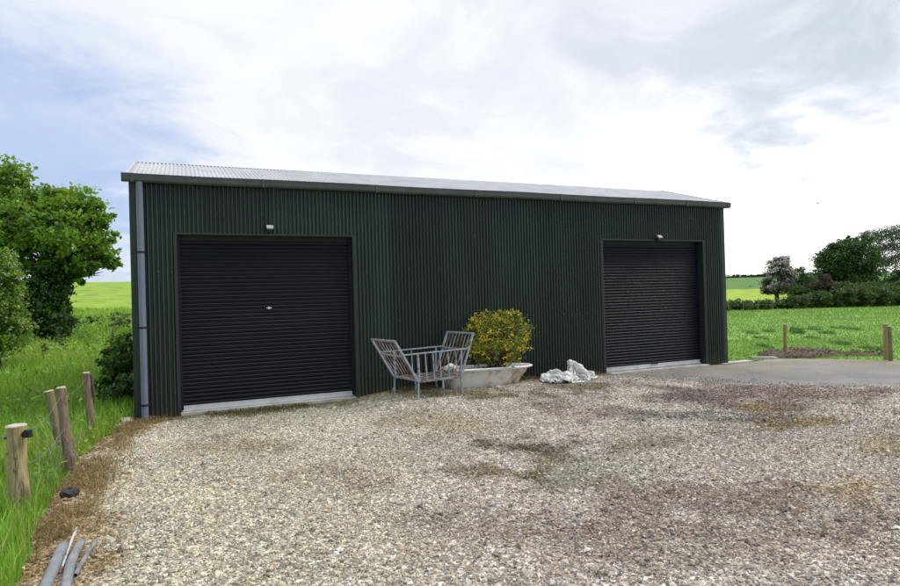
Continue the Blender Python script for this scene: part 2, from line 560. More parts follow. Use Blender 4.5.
# terrain sheet in polar rings round the viewer
rad = np.concatenate([[0], np.geomspace(1.5, 60, 110), np.geomspace(62, 4000, 120)])
ang = np.concatenate([np.linspace(-1.0, 1.0, 260), np.linspace(1.0, 2 * pi - 1.0, 60)[1:-1]])
RR, AA = np.meshgrid(rad, ang, indexing='ij')
TX, TY = RR * np.sin(AA), RR * np.cos(AA)
TZ = terrain_z(TX, TY)


def terrain_col(x, y):
    r, a = np.hypot(x, y), np.arctan2(x, y)
    n = fbm(x * .25, y * .25, 21)[..., None]; n2 = fbm(x * .9, y * .9, 31)[..., None]
    base = np.array([.110, .220, .028]) * (1 - n) * 1.3 + np.array([.125, .210, .036]) * n
    past = np.array([.145, .285, .048]) * (1 - n2) + np.array([.200, .325, .070]) * n2
    crop = np.array([.200, .330, .035]) * (1 - n) + np.array([.235, .350, .040]) * n
    yel = np.array([.26, .36, .035]); far = np.array([.085, .180, .040]); hill = np.array([.07, .13, .05])
    c = base
    right = (a > .1)[..., None]; left = (a < -.3)[..., None]
    rr = r[..., None]
    c = np.where(right & (rr > 12) & (rr < 56), past, c)
    c = np.where(right & (rr >= 56) & (rr < 150), yel * (.9 + .2 * n2), c)
    c = np.where(right & (rr >= 150), far * (.9 + .25 * n), c)
    c = np.where(left & (rr > 58), crop, c)
    c = np.where(left & (rr > 300), hill, c)
    # tramlines through the crop
    tr = np.abs(((y + x * .25) / 14.0) % 1 - .5) < .035
    c = np.where(left & (rr > 62) & (rr < 300) & tr[..., None], c * .72, c)
    return c


nr, na = RR.shape
idx = np.arange(nr * na).reshape(nr, na)
f = np.stack([idx[:-1, :], np.roll(idx, -1, 1)[:-1, :], np.roll(idx, -1, 1)[1:, :], idx[1:, :]], -1).reshape(-1, 4)[:, ::-1]
terr = np_mesh("ground", np.stack([TX, TY, TZ], -1).reshape(-1, 3), [f], M["ground"], col=terrain_col(TX, TY).reshape(-1, 3), smooth=True)
tag(terr, "grass covered ground rolling away to fields", "ground", kind="structure")

# ------------------------------------------------------------------ gravel yard
STAINS = [  # px, py, rx, ry, colour, strength
    (540, 448, 66, 10, (.075, .062, .032), 1.15), (545, 478, 58, 12, (.085, .070, .026), 1.3), (470, 470, 45, 9, (.14, .115, .06), .7), (555, 462, 40, 6, (.15, .13, .075), .8), (640, 446, 40, 7, (.16, .14, .08), .6),
    (620, 478, 90, 16, (.36, .345, .30), .9), (760, 408, 40, 8, (.22, .16, .06), .9), (795, 424, 50, 9, (.21, .155, .06), .8),
    (855, 490, 60, 16, (.30, .215, .095), .65), (770, 505, 40, 9, (.26, .19, .08), .6), (890, 448, 40, 10, (.30, .25, .15), .7),
    (700, 505, 130, 18, (.235, .19, .17), .9), (600, 535, 150, 36, (.265, .220, .195), 1.0), (760, 545, 90, 22, (.28, .235, .21), .8), (780, 395, 150, 11, (.22, .165, .15), 1.0), (600, 415, 70, 7, (.24, .195, .18), .7),
    (690, 400, 60, 8, (.17, .15, .145), .8), (690, 417, 90, 7, (.13, .125, .125), .8), (860, 540, 60, 25, (.23, .19, .165), .7),
    (430, 520, 60, 14, (.20, .165, .13), .5), (350, 480, 60, 10, (.23, .19, .13), .5), (250, 445, 70, 9, (.22, .185, .11), .5),
    (690, 560, 50, 16, (.30, .29, .25), .6), (430, 425, 90, 9, (.30, .27, .19), .7), (560, 405, 60, 7, (.19, .165, .14), .7),
    (470, 400, 80, 5, (.13, .115, .05), .9), (560, 392, 60, 4, (.14, .11, .06), .9),
    (655, 580, 16, 6, (.10, .08, .03), .8), (600, 575, 20, 5, (.09, .07, .03), .8),
]


def gravel_col(x, y, jit=None):
    px, py = pix(x, y, 0.0)
    n = fbm(x * 1.3, y * 1.3, 41, 5); n2 = fbm(x * 3.5, y * 3.5, 51, 4)
    mixr = sstep(250, 620, px + (n - .5) * 300)[..., None]
    c = np.array([.430, .408, .335]) * (1 - mixr) + np.array([.375, .345, .315]) * mixr
    c = c * (.75 + .5 * n[..., None])
    front = y > 1.5
    for sx, sy, rx, ry, rgb, k in STAINS:
        d = np.hypot((px - sx) / rx, (py - sy) / ry) + (n2 - .5) * 1.9 + (n - .5) * 1.6
        mk = np.clip(sstep(1.3, .3, d) * k, 0, 1) * front * .95
        if jit is not None: mk = np.clip(mk * np.where(jit < .72, 1.1, .4), 0, 1)
        c = c * (1 - mk[..., None]) + np.array(rgb) * mk[..., None]
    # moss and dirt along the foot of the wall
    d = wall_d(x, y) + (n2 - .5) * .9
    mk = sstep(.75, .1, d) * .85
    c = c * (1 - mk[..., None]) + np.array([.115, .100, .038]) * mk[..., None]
    # dead straw by the fence edge
    dl = left_d(x, y) + (n2 - .5) * 1.0 + (n - .5) * .6
    mk = sstep(.55, 0, dl) * .8
    c = c * (1 - mk[..., None]) + (np.array([.250, .165, .072]) * (.7 + .6 * n2[..., None])) * mk[..., None]
    return c


gx = np.arange(-6.2, 16.05, .09); gy = np.concatenate([np.arange(-6, 2, .25), np.arange(2, 15.0, .09)])
GX, GY = np.meshgrid(gx, gy, indexing='ij')
GZ = gravel_z(GX, GY)
ni, nj = GX.shape
idx = np.arange(ni * nj).reshape(ni, nj)
f = np.stack([idx[:-1, :-1], idx[1:, :-1], idx[1:, 1:], idx[:-1, 1:]], -1).reshape(-1, 4)
fc = np.stack([GX, GY, GZ], -1).reshape(-1, 3)[f].mean(1)
keep = (left_d(fc[:, 0], fc[:, 1]) > -.7) & (wall_d(fc[:, 0], fc[:, 1]) > -.35) & ((fc[:, 1] < np.interp(fc[:, 0], CX, CY) + 1.0) | (fc[:, 0] < ce[0][0]))
gv = np_mesh("gravel_yard", np.stack([GX, GY, GZ], -1).reshape(-1, 3), [f[keep]], M["gravel"], col=gravel_col(GX, GY).reshape(-1, 3), smooth=True)
tag(gv, "gravel yard in front of the shed", "gravel", kind="structure")


def rot_mats(n):
    q = rng.normal(size=(n, 4)); q /= np.linalg.norm(q, axis=1, keepdims=True)
    a, b, c, d = q.T
    return np.stack([np.stack([1 - 2 * (c * c + d * d), 2 * (b * c - a * d), 2 * (b * d + a * c)], -1),
                     np.stack([2 * (b * c + a * d), 1 - 2 * (b * b + d * d), 2 * (c * d - a * b)], -1),
                     np.stack([2 * (b * d - a * c), 2 * (c * d + a * b), 1 - 2 * (b * b + c * c)], -1)], 1)


OCT = np.array([(1, 0, 0), (-1, 0, 0), (0, 1, 0), (0, -1, 0), (0, 0, 1), (0, 0, -1)], float)
OCTF = np.array([(0, 2, 4), (2, 1, 4), (1, 3, 4), (3, 0, 4), (2, 0, 5), (1, 2, 5), (3, 1, 5), (0, 3, 5)])


def pebbles(name, P, size, col, mat):
    n = len(P)
    V = OCT[None] * (1 + rng.uniform(-.3, .3, (n, 6, 1)))
    V = V * np.stack([rng.uniform(.75, 1.3, n), rng.uniform(.7, 1.1, n), rng.uniform(.5, .9, n)], -1)[:, None, :]
    V = np.einsum('nij,nkj->nki', rot_mats(n), V)
    V[:, :, 2] *= .85
    V = V * size[:, None, None] + P[:, None, :]
    Fc = (np.arange(n)[:, None, None] * 6 + OCTF[None]).reshape(-1, 3)
    return np_mesh(name, V.reshape(-1, 3), [Fc], mat, col=np.repeat(col, 6, axis=0))


def sample_yard(y0, y1, dens):
    n = int((y1 - y0) * (2.2 * y1 + 2) * dens)
    y = rng.uniform(y0, y1, n); x = rng.uniform(-1.1 * y1 - 1, 1.1 * y1 + 1, n)
    k = (np.abs(x) < .95 * y + .8) & (left_d(x, y) > -.15) & (wall_d(x, y) > .02)
    over_ = y - np.interp(x, CX, CY) - .2
    k &= (over_ < np.abs(rng.normal(size=n)) * .35 - .1) | (x < ce[0][0])
    return x[k], y[k]


xs, ys, ss = [], [], []
for y0, y1, dens, sz in ((2.6, 5.0, 3600, (.0055, .0165)), (5.0, 7.5, 2500, (.0065, .0165)), (7.5, 10.5, 1100, (.0085, .017)), (10.5, 14.5, 380, (.010, .018))):
    x, y = sample_yard(y0, y1, dens)
    xs.append(x); ys.append(y); ss.append(sz[0] + (sz[1] - sz[0]) * rng.random(len(x)) ** 2.0)
x, y, s = np.concatenate(xs), np.concatenate(ys), np.concatenate(ss)
big_ = rng.random(len(x)) < .012; s = np.where(big_, rng.uniform(.018, .032, len(x)), s)
base = gravel_col(x, y, rng.random(len(x)))
# fewer loose stones where straw, moss and dirt cover the bed
thin = (left_d(x, y) < .45) | (wall_d(x, y) < .35)
k = ~thin | (rng.random(len(x)) < .5)
x, y, s, base = x[k], y[k], s[k], base[k]
tone = np.array([(.42, .40, .38), (.65, .62, .57), (.85, .81, .75), (1.0, .96, .88), (1.25, 1.2, 1.1), (1.55, 1.52, 1.45), (2.1, 2.08, 2.0), (1.15, .92, .68), (.75, .78, .85)])
pick = rng.choice(len(tone), len(x), p=[.10, .14, .17, .18, .15, .10, .06, .05, .05])
colr_ = np.clip(base * tone[pick] * rng.uniform(.85, 1.15, (len(x), 1)), .01, .72)
z = np.maximum(gravel_z(x, y), np.where(x > ce[0][0], .014, -1)) + s * .25
st = pebbles("gravel_stones", np.stack([x, y, z], -1), s, colr_, M["stone"])
tag(st, "loose pale and brown gravel stones covering the yard", "gravel", kind="stuff")

# ------------------------------------------------------------------ concrete apron
mb_v, mb_c = [], []
nx = np.concatenate([np.linspace(ce[0][0] - .6, 14, 120), np.linspace(14.5, 40, 20)])
rows = []
for xx in nx:
    y_front = np.interp(xx, CX, CY) - .45
    if xx < BX[0]:
        sft = (xx - P0[0]) / DX[0]; yb = P0[1] + DX[1] * sft - .02
    else:
        yb = np.interp(xx, BX, BY)
    yy = np.linspace(y_front, max(yb, y_front + .02), 24)
    rows.append(np.stack([np.full(24, xx), yy, np.full(24, .012)], -1))
CV = np.array(rows)
n_ = fbm(CV[..., 0] * .8, CV[..., 1] * 2.0, 77); n2_ = fbm(CV[..., 0] * 2.5, CV[..., 1] * 5.0, 78)
backness = (np.arange(24) / 23.0)[None, :]
ccol = np.array([.215, .205, .200])[None, None] * (.75 + .5 * n_[..., None])
mkb = (sstep(.45, .95, backness + (n2_ - .5) * .7) * .55)[..., None]
ccol = ccol * (1 - mkb) + np.array([.29, .245, .165]) * mkb
CV[..., 2] += (n_ - .5) * .01
ni, nj = CV.shape[:2]
idx = np.arange(ni * nj).reshape(ni, nj)
f = np.stack([idx[:-1, :-1], idx[1:, :-1], idx[1:, 1:], idx[:-1, 1:]], -1).reshape(-1, 4)
ap = np_mesh("concrete_apron", CV.reshape(-1, 3), [f], M["concrete"], col=ccol.reshape(-1, 3), smooth=True)
tag(ap, "worn concrete apron beside the shed", "concrete", kind="structure")

# ------------------------------------------------------------------ shed
barn = empty("metal_shed", (P0[0], P0[1], 0), PHI, "long dark green corrugated metal shed with two black roller doors", "shed")
PITCHW, AMP = .0625, .019


def wave(s):
    return np.clip(2.2 * (np.sin(2 * pi * s / PITCHW) + .28), -1, 1)


def corr_wall(name, s_arr, zlo, zhi, parent, tfun):
    """vertical corrugated sheet: columns at s_arr, bottom/top heights per column segment"""
    n = len(s_arr)
    off = wave(s_arr) * AMP
    V, Fc = [], []
    for i in range(n):
        a = tfun(s_arr[i], off[i])
        V.append(a)
    return off


def sheet(name, s_arr, pos, zlo, zhi, mat, parent):
    mb = MB()
    off = wave(s_arr) * AMP
    for i in range(len(s_arr) - 1):
        z0a, z1a = zlo(.5 * (s_arr[i] + s_arr[i + 1])), None
        p0, p1 = pos(s_arr[i], off[i]), pos(s_arr[i + 1], off[i + 1])
        z1, z2 = zhi(s_arr[i]), zhi(s_arr[i + 1])
        mb.add([(*p0, z0a), (*p1, z0a), (*p1, z2), (*p0, z1)], [(0, 1, 2, 3)])
    return mb.build(name, mat, parent)


cols = np.unique(np.concatenate([np.arange(0, LEN, PITCHW / 8), [LEN, D1, D1 + DW, D2, D2 + DW]]))


def in_door(s): return D1 < s < D1 + DW or D2 < s < D2 + DW


sheet("front_wall", cols, lambda s, o: (s, -o), lambda s: DH if in_door(s) else -.12, lambda s: EAVE - .01, M["green_metal"], barn)


def gable(t):
    return RZ - .05 - (RT - t) * (RZ - EAVE) / RT if t < RT else RZ - .05 - (t - RT) * .28


gc = np.arange(0, DEPTH + .001, PITCHW / 4)
sheet("end_wall", gc, lambda t, o: (-.0 + o, t), lambda t: -.12, gable, M["green_metal"], barn)
sheet("end_wall", gc, lambda t, o: (LEN - o, t), lambda t: -.12, gable, M["green_metal"], barn)
bc = np.arange(0, LEN + .001, PITCHW / 4)
sheet("back_wall", bc, lambda s, o: (s, DEPTH + o), lambda s: -.12, lambda s: gable(DEPTH), M["green_metal"], barn)

mb = MB()
for zr_ in (.38, 1.28, 2.18, 3.08):
    for q in range(2, int(LEN / PITCHW) - 2, 3):
        s_ = (q + .25) * PITCHW
        if in_door(s_) and zr_ < DH + .06: continue
        z_ = zr_ + .006 * sin(q * 3.7)
        mb.tube([(s_, -AMP - .0005, z_), (s_, -AMP - .006, z_)], [.007, .005], 6)
tag(mb.build("cladding_screw", M["wire"], barn), kind="stuff")

# roof sheets
sl = (RZ - EAVE) / RT


def roof_sheet(name, s0, s1, prof, mat, amp=.013):
    s_arr = np.arange(s0, s1, PITCHW / 6)
    off = np.sin(2 * pi * s_arr / PITCHW) * amp
    V = np.array([[(s, t, z + o) for (t, z) in prof] for s, o in zip(s_arr, off)])
    n, k = V.shape[:2]
    idx = np.arange(n * k).reshape(n, k)
    f = np.stack([idx[:-1, :-1], idx[1:, :-1], idx[1:, 1:], idx[:-1, 1:]], -1).reshape(-1, 4)
    return np_mesh(name, V.reshape(-1, 3), [f], mat, barn, smooth=True)


roof = roof_sheet("roof", -.03, LEN + .03, [(-.07, EAVE - .07 * sl + .035), (.9, EAVE + .9 * sl + .035), (RT - .01, RZ + .03)], M["roof"])
roof_sheet("roof", -.03, LEN + .03, [(RT + .03, RZ + .03), (DEPTH + .1, RZ + .03 - (DEPTH + .07 - RT) * .28)], M["roof"])
mb = MB()
mb.box((-.02, RT + .0, RZ - .03), (LEN + .02, RT + .02, RZ + .036))
mb.build("ridge_filler", M["black"], roof)
# verge trims (pale at the left end)
for sx, nm in ((-.045, "verge_trim"), (LEN + .045, "verge_trim")):
    mb = MB(); a = (sx, -.07, EAVE - .07 * sl + .03); b = (sx, RT, RZ + .025); c = (sx, DEPTH + .1, RZ + .025 - (DEPTH + .1 - RT) * .28)
    mb.bar(a, b, .035, .06); mb.bar(b, c, .035, .06)
    mb.build(nm, M["roof"], roof)

# corner flashings
mb = MB(); mb.box((-.03, -.025, -.12), (.085, .02, EAVE - .03)); mb.box((-.033, -.02, -.12), (-.012, .12, EAVE - .03)); mb.build("corner_flashing", M["green_trim"], barn)
mb = MB(); mb.box((LEN - .085, -.025, -.12), (LEN + .03, .02, EAVE - .03)); mb.box((LEN + .012, -.02, -.12), (LEN + .033, .12, EAVE - .03)); mb.build("corner_flashing", M["green_trim"], barn)
# eaves fascia just under the gutter
mb = MB(); mb.box((.09, -.02, EAVE - .10), (LEN - .09, .01, EAVE - .015)); mb.build("fascia", M["black"], barn)

# gutter: extruded box profile, open on top
prof = [(-.018, .03), (-.022, -.075), (-.045, -.092), (-.105, -.092), (-.128, -.07), (-.135, .018), (-.142, .022), (-.130, .022), (-.122, -.062), (-.1, -.082), (-.05, -.082), (-.03, -.07), (-.027, .03)]
g0, g1 = -.12, LEN + .14
mb = MB()
for i in range(len(prof)):
    a, b = prof[i], prof[(i + 1) % len(prof)]
    segs = np.linspace(g0, g1, 12)
    for q in range(11):
        sag = lambda s_: -.006 * sin(s_ * 1.7)
        mb.add([(segs[q], a[0], EAVE + a[1] + sag(segs[q])), (segs[q + 1], a[0], EAVE + a[1] + sag(segs[q + 1])), (segs[q + 1], b[0], EAVE + b[1] + sag(segs[q + 1])), (segs[q], b[0], EAVE + b[1] + sag(segs[q]))], [(0, 1, 2, 3)])
for e in (g0, g1):
    mb.add([(e, a[0], EAVE + a[1]) for a in prof[:6]], [(0, 1, 2, 3, 4, 5)])
gut = mb.build("gutter", M["gutter"], barn)
for sj in (.02, 1.85, 3.7, 5.55, 7.4, 9.2, 10.6, LEN + .04):
    mb = MB(); mb.box((sj - .018, -.143, EAVE - .097), (sj + .018, -.128, EAVE + .026)); mb.box((sj - .018, -.143, EAVE - .100), (sj + .018, -.02, EAVE - .0935))
    mb.build("gutter_joint", M["gutter"], gut)

# downpipe with clips
sp, _ = wall_at(142.5, 300)
dp = MB(); dp.tube([(sp, -.075, EAVE - .09), (sp, -.075, 1.8), (sp, -.075, -.03)], .048, 16)
dpo = dp.build("downpipe", M["pipe"], barn)
for py in (252.5, 327.5, 404.5):
    _, zc = wall_at(143, py)
    mb = MB(); mb.tube([(sp, -.075, zc - .014), (sp, -.075, zc + .014)], .054, 16); mb.box((sp - .075, -.028, zc - .012), (sp + .075, -.02, zc + .012)); mb.box((sp + .045, -.085, zc - .012), (sp + .075, -.02, zc + .012))
    mb.build("pipe_clip", M["black"], dpo)

# doors
REC = .15
for di, d0 in enumerate((D1, D2)):
    d1 = d0 + DW
    side = "pale"
    # reveal lining
    mb = MB()
    mb.box((d0 - .002, -.02, -.05), (d0 + .012, REC + .04, DH)); mb.box((d1 - .012, -.02, -.05), (d1 + .002, REC + .04, DH))
    mb.box((d0 + .012, -.02, DH - .012), (d1 - .012, REC + .04, DH + .002))
    # face trims
    mb.box((d0 - .034, -.024, -.05), (d0 - .002, -.010, DH + .02)); mb.box((d1 + .002, -.024, -.05), (d1 + .034, -.010, DH + .02))
    mb.box((d0 - .002, -.024, DH + .002), (d1 + .002, -.010, DH + .02))
    mb.build("door_frame", M["green_trim"], barn)
    # curtain of ribbed slats
    SP = .0605
    zb, zt = .135, DH - .10
    ns = int((zt - zb) / SP)
    pr = []
    for q in range(ns + 1):
        z0 = zb + q * SP
        for u, dpt in ((0, -.004), (.34, -.004), (.36, .022), (.42, .028), (.56, .0275), (.64, .024), (.80, .010)):
            pr.append((REC - dpt, z0 + u * SP))
    mb = MB()
    sx = [d0 + .03, d1 - .03]
    vs_ = []
    for (t_, z_) in pr: vs_ += [(sx[0], t_, z_), (sx[1], t_, z_)]
    mb.add(vs_, [(2 * i, 2 * i + 1, 2 * i + 3, 2 * i + 2) for i in range(len(pr) - 1)], False)
    door = mb.build("roller_door", M["door"], barn)
    mb = MB(); mb.box((d0 + .03, REC - .030, .055), (d1 - .03, REC + .02, .138)); mb.box((d0 + .03, REC - .040, .055), (d1 - .03, REC - .030, .075))
    mb.build("bottom_bar", M["alu"], door)
    for a, b in ((d0 + .012, d0 + .05), (d1 - .05, d1 - .012)):
        mb = MB(); mb.box((a, REC - .036, .0), (b, REC - .029, DH - .02)); mb.box((a, REC - .029, .0), (a + .008, REC + .03, DH - .02)); mb.build("guide_rail", M["door"], door)
    mb = MB(); mb.box((d0 + .012, REC - .012, DH - .125), (d1 - .012, REC + .03, DH - .013)); mb.build("header_shade_box", M["black"], door)  # black box at the roller, painting in the shadow band below the lintel
    if di == 0:
        sk, zk = wall_at(270, 308)
        mb = MB(); mb.tube([(sk, REC - .018, zk), (sk, REC - .042, zk)], .022, 12); mb.box((sk - .04, REC - .034, zk - .008), (sk + .04, REC - .028, zk + .008)); mb.build("lock", M["alu"], door)
    else:
        mb = MB()
        mb.box((d0 + 1.28, REC - .05, .13), (d0 + 1.46, REC - .035, .155)); mb.build("handle", M["black"], door)
    th = MB(); th.box((d0 + .0, -.12 if di else -.02, -.05), (d1, REC + .1, .05 if di == 0 else .045)); th.build("threshold", M["concrete_light"], barn)

# floodlights
for px, py in ((269, 227), (656, 236.5)):
    s_, z_ = wall_at(px, py)
    def fp(x, y, z): return (s_ + x * .68, -.014 + (y + .014) * .68, z_ + z * .68)
    fl = MB()
    fl.add([fp(*c) for c in ((-.075, -.13, .03), (.075, -.13, .03), (.075, -.215, -.05), (-.075, -.215, -.05), (-.06, -.09, 0), (.06, -.09, 0), (.06, -.16, -.075), (-.06, -.16, -.075))],
           [(0, 1, 2, 3)[::-1], (4, 5, 6, 7), (0, 1, 5, 4), (1, 2, 6, 5), (2, 3, 7, 6), (3, 0, 4, 7)])
    fo = fl.build("floodlight", M["lamp_white"], barn)
    mb = MB()
    for a, b in (((-.09, -.11, -.02), (-.077, -.02, .01)), ((.077, -.11, -.02), (.09, -.02, .01)), ((-.09, -.035, -.06), (.09, -.012, .03)), ((-.05, -.12, -.135), (.05, -.0355, -.065))):
        mb.box(fp(*a), fp(*b))
    mb.build("bracket", M["black"], fo)

# ------------------------------------------------------------------ bench
MZ = .092
bo = np.array([-.409, 9.97]); ba = radians(35)
bench = empty("garden_bench", (bo[0], bo[1], MZ), ba, "worn grey metal love seat with two slatted leaning backs facing each other", "bench")
hx, hy, sz = .41, .375, .285
LT, RTp = (.40, .94), (.27, .975)      # outward lean and top height of the two backs
AZ = .72
for nm, sg, (ln, tz), ns in (("left", -1, LT, 7), ("right", 1, RTp, 7)):
    fr, sla = MB(), MB()
    P = lambda k, v: np.array([sg * (hx + ln * k), v, sz + (tz - sz) * k])
    for v in (-hy, hy): fr.bar(P(0, v), P(1, v), .030)
    fr.bar(P(1, -hy - .015), P(1, hy + .015), .028); fr.bar(P(.62, -hy), P(.62, hy), .022); fr.bar(P(.03, -hy), P(.03, hy), .028)
    for q in range(ns):
        v = -hy + 2 * hy * (q + 1) / (ns + 1)
        a, b = P(.02, v), P(.99, v); sla.bar(a, b, .016, .012)
    bk = fr.build("backrest", M["bench_paint"], bench)
    sla.build("slats", M["bench_rust"], bk)
seat = MB()
for v in (-hy, hy): seat.bar((-hx, v, sz), (hx, v, sz), .032)
for q in range(9):
    u = -hx + 2 * hx * q / 8
    seat.bar((u, -hy, sz + .012), (u, hy, sz + .012), .03, .012)
seat.build("seat", M["bench_rust"], bench)
for v in (-hy, hy):
    arm = MB()
    ka = (AZ - sz) / (LT[1] - sz); kb = (AZ + .015 - sz) / (RTp[1] - sz)
    a = (-(hx + LT[0] * ka), v, AZ); b = (hx + RTp[0] * kb, v, AZ + .015)
    arm.bar(a, b, .034, .018)
    for u in (-hx + .16, -hx + .30, .02, .18, .33) if v < 0 else (-.05,):
        arm.bar((u, v, sz), (u - .02, v, AZ + .004), .016)
    arm.bar((-hx + .02, v, sz), (-hx + .0, v, AZ), .030); arm.bar((hx, v, sz), (hx + .02, v, AZ), .024)
    arm.build("armrest", M["bench_paint"], bench)
for u, v in ((-hx, -hy), (.05, -hy), (hx, -hy), (-hx, hy), (.0, hy), (hx, hy)):
    lg = MB(); lg.bar((u, v, sz - .016), (u + (.02 if u > 0 else -.01), v, -.10), .024); lg.build("leg", M["bench_paint"], bench)
for a, b in (((-hx - .015, hy, .12), (-hx - .09, hy + .02, -.08)), ((hx + .01, -hy, .12), (hx + .09, -hy + .02, -.08))):
    mb = MB(); mb.bar(a, b, .018); mb.build("brace", M["bench_paint"], bench)

# ------------------------------------------------------------------ bathtub
tb = np.array([.04, 10.2]) + DB * .33
tub = empty("bathtub", (tb[0], tb[1], MZ - .01), PHI, "old white enamel bathtub with rust stains used as a planter against the shed wall", "bathtub")
TL, TWd, TH = 1.70, .66, .345


def tub_ring(x0, x1, w_, z, n=40, p=2.6):
    """rounded at the +x end, squarer at the -x end"""
    out = []
    for k in range(n):
        a = 2 * pi * k / n
        c, s_ = cos(a), sin(a)
        pe = 2.3 if c > 0 else 6
        xx = np.sign(c) * abs(c) ** (2 / pe); yy = np.sign(s_) * abs(s_) ** (2 / (pe if c > 0 else 6))
        cx, hxx = (x0 + x1) / 2, (x1 - x0) / 2
        out.append((cx + xx * hxx, yy * w_ / 2, z - (.035 * (cx + xx * hxx) / TL)))
    return out


def loft(mb, rings, close_first=False, close_last=False, smooth=True):
    n = len(rings[0]); vs = [p for r_ in rings for p in r_]
    fs = [(i * n + k, i * n + (k + 1) % n, (i + 1) * n + (k + 1) % n, (i + 1) * n + k) for i in range(len(rings) - 1) for k in range(n)]
    if close_first: fs.append(tuple(range(n))[::-1])
    if close_last: fs.append(tuple((len(rings) - 1) * n + k for k in range(n)))
    mb.add(vs, fs, smooth)


mb = MB()
loft(mb, [tub_ring(.06, 1.28, .42, -.04), tub_ring(.03, 1.36, .50, .02), tub_ring(.015, 1.45, .55, .14), tub_ring(.01, 1.56, .58, .26), tub_ring(.01, 1.60, .59, .32)], True)
mb.build("tub_body", M["tub_side"], tub)
mb = MB()
loft(mb, [tub_ring(.01, 1.595, .59, .315), tub_ring(-.025, 1.66, .65, .322), tub_ring(-.04, 1.69, .675, .338), tub_ring(-.035, 1.685, .67, .358), tub_ring(-.01, 1.66, .64, .368), tub_ring(.03, 1.60, .58, .362), tub_ring(.05, 1.57, .54, .33), tub_ring(.06, 1.54, .52, .26)])
mb.build("rim", M["enamel"], tub)
mb = MB(); loft(mb, [tub_ring(.04, 1.56, .535, .285), tub_ring(.3, 1.3, .3, .315)], False, True); mb.build("soil", M["soil"], tub)


# ------------------------------------------------------------------ leaves
def leaf_mesh(name, P, size, col, mat, parent=None, loc=(0, 0, 0), up=.5, slim=.55, droop=.25):
    """two-sided bent leaf: 4 verts, 2 triangles"""
    n = len(P)
    d = rng.normal(size=(n, 3)); d /= np.linalg.norm(d, axis=1, keepdims=True)
    nn = rng.normal(size=(n, 3)); nn[:, 2] += up * 2
    side = np.cross(d, nn); side /= np.linalg.norm(side, axis=1, keepdims=True) + 1e-9
    nrm = np.cross(side, d)
    s = size[:, None]
    V = np.stack([P - d * s * .5, P + side * s * slim * .5 - nrm * s * droop * .3, P + d * s * .5 - nrm * s * droop * .5, P - side * s * slim * .5 - nrm * s * droop * .3], 1)
    b = np.arange(n)[:, None] * 4
    Fc = np.concatenate([b + np.array([[0, 1, 2]]), b + np.array([[0, 2, 3]])], 0)
    return np_mesh(name, V.reshape(-1, 3) - np.asarray(loc), [Fc], mat, parent, col=np.repeat(col, 4, axis=0))


def in_blob(c, r, n, shell=.55):
    d = rng.normal(size=(n, 3)); d /= np.linalg.norm(d, axis=1, keepdims=True)
    rr = shell + (1 - shell) * rng.random(n) ** .7
    return np.asarray(c) + d * np.asarray(r) * rr[:, None]


def cluster_leaves(blobs, per, clumps, spread, shell=.5):
    """clumped points through a list of ellipsoids; returns points and a clump id"""
    pts, cid, k0 = [], [], 0
    for (c, r) in blobs:
        vol = np.prod(r) ** (2 / 3)
        nc = max(4, int(clumps * vol))
        cc = in_blob(c, r, nc, shell)
        npc = np.maximum(4, rng.poisson(per, nc))
        sg = spread * (vol ** .5) * rng.uniform(.6, 1.3, nc)
        for i in range(nc):
            q = rng.normal(size=(npc[i], 3)) * sg[i] * np.array([1, 1, .6])
            pts.append(cc[i] + q); cid.append(np.full(npc[i], k0)); k0 += 1
    return np.concatenate(pts), np.concatenate(cid), k0


def leaf_colors(cid, nk, palette, weights=None, jit=.18):
    pal = np.array(palette)
    w_ = np.array(weights if weights is not None else [1] * len(pal), float); w_ /= w_.sum()
    kc = pal[rng.choice(len(pal), nk, p=w_)]
    c = kc[cid]
    own = pal[rng.choice(len(pal), len(cid), p=w_)]
    c = c * .65 + own * .35
    return np.clip(c * (1 + rng.uniform(-jit, jit, (len(cid), 1))), .004, .9)


def limbs(mb, base, blobs, r0, fork, sub=6, lean=(0, 0, 0)):
    base = np.asarray(base, float)
    fk = base + np.asarray(lean) + np.array([0, 0, fork])
    mid = (base + fk) / 2 + np.array([.04, .02, 0]) * fork
    mb.tube([base - np.array([0, 0, .2]), base + (mid - base) * .4, mid, fk], [r0 * 1.35, r0 * 1.05, r0 * .92, r0 * .8], 10)
    for (c, r) in blobs:
        c = np.asarray(c); r = np.asarray(r)
        k = (fk + c) / 2 + rng.normal(size=3) * .12 * np.linalg.norm(c - fk)
        k[2] += .1 * np.linalg.norm(c - fk)
        mb.tube([fk - np.array([0, 0, r0 * .6]), k, c], [r0 * .42, r0 * .24, r0 * .10], 7)
        for q in range(sub):
            e = in_blob(c, r, 1, .75)[0]
            st_ = k + (c - k) * rng.random()
            m_ = (st_ + e) / 2 + rng.normal(size=3) * .08 * np.linalg.norm(e - st_)
            mb.tube([st_, m_, e], [r0 * .16, r0 * .09, r0 * .03], 5, cap=False)


def tree(name, label, cat, base, blobs, trunk_r, fork, per, clumps, spread, lsize, palette, weights=None, shell=.5, bark="bark", sub=6, lean=(0, 0, 0), group=None, up=.5, trunk_mesh=True):
    base = np.asarray(base, float)
    root = empty(name, base, 0, label, cat, group)
    mb = MB(); limbs(mb, np.zeros(3), [(np.asarray(c) - base, r) for c, r in blobs], trunk_r, fork, sub, lean)
    mb.build("trunk", M[bark], root)
    P, cid, nk = cluster_leaves(blobs, per, clumps, spread, shell)
    size = rng.uniform(lsize * .6, lsize * 1.3, len(P))
    leaf_mesh("crown", P, size, leaf_colors(cid, nk, palette, weights), M["leaf"], root, base, up)
    return root


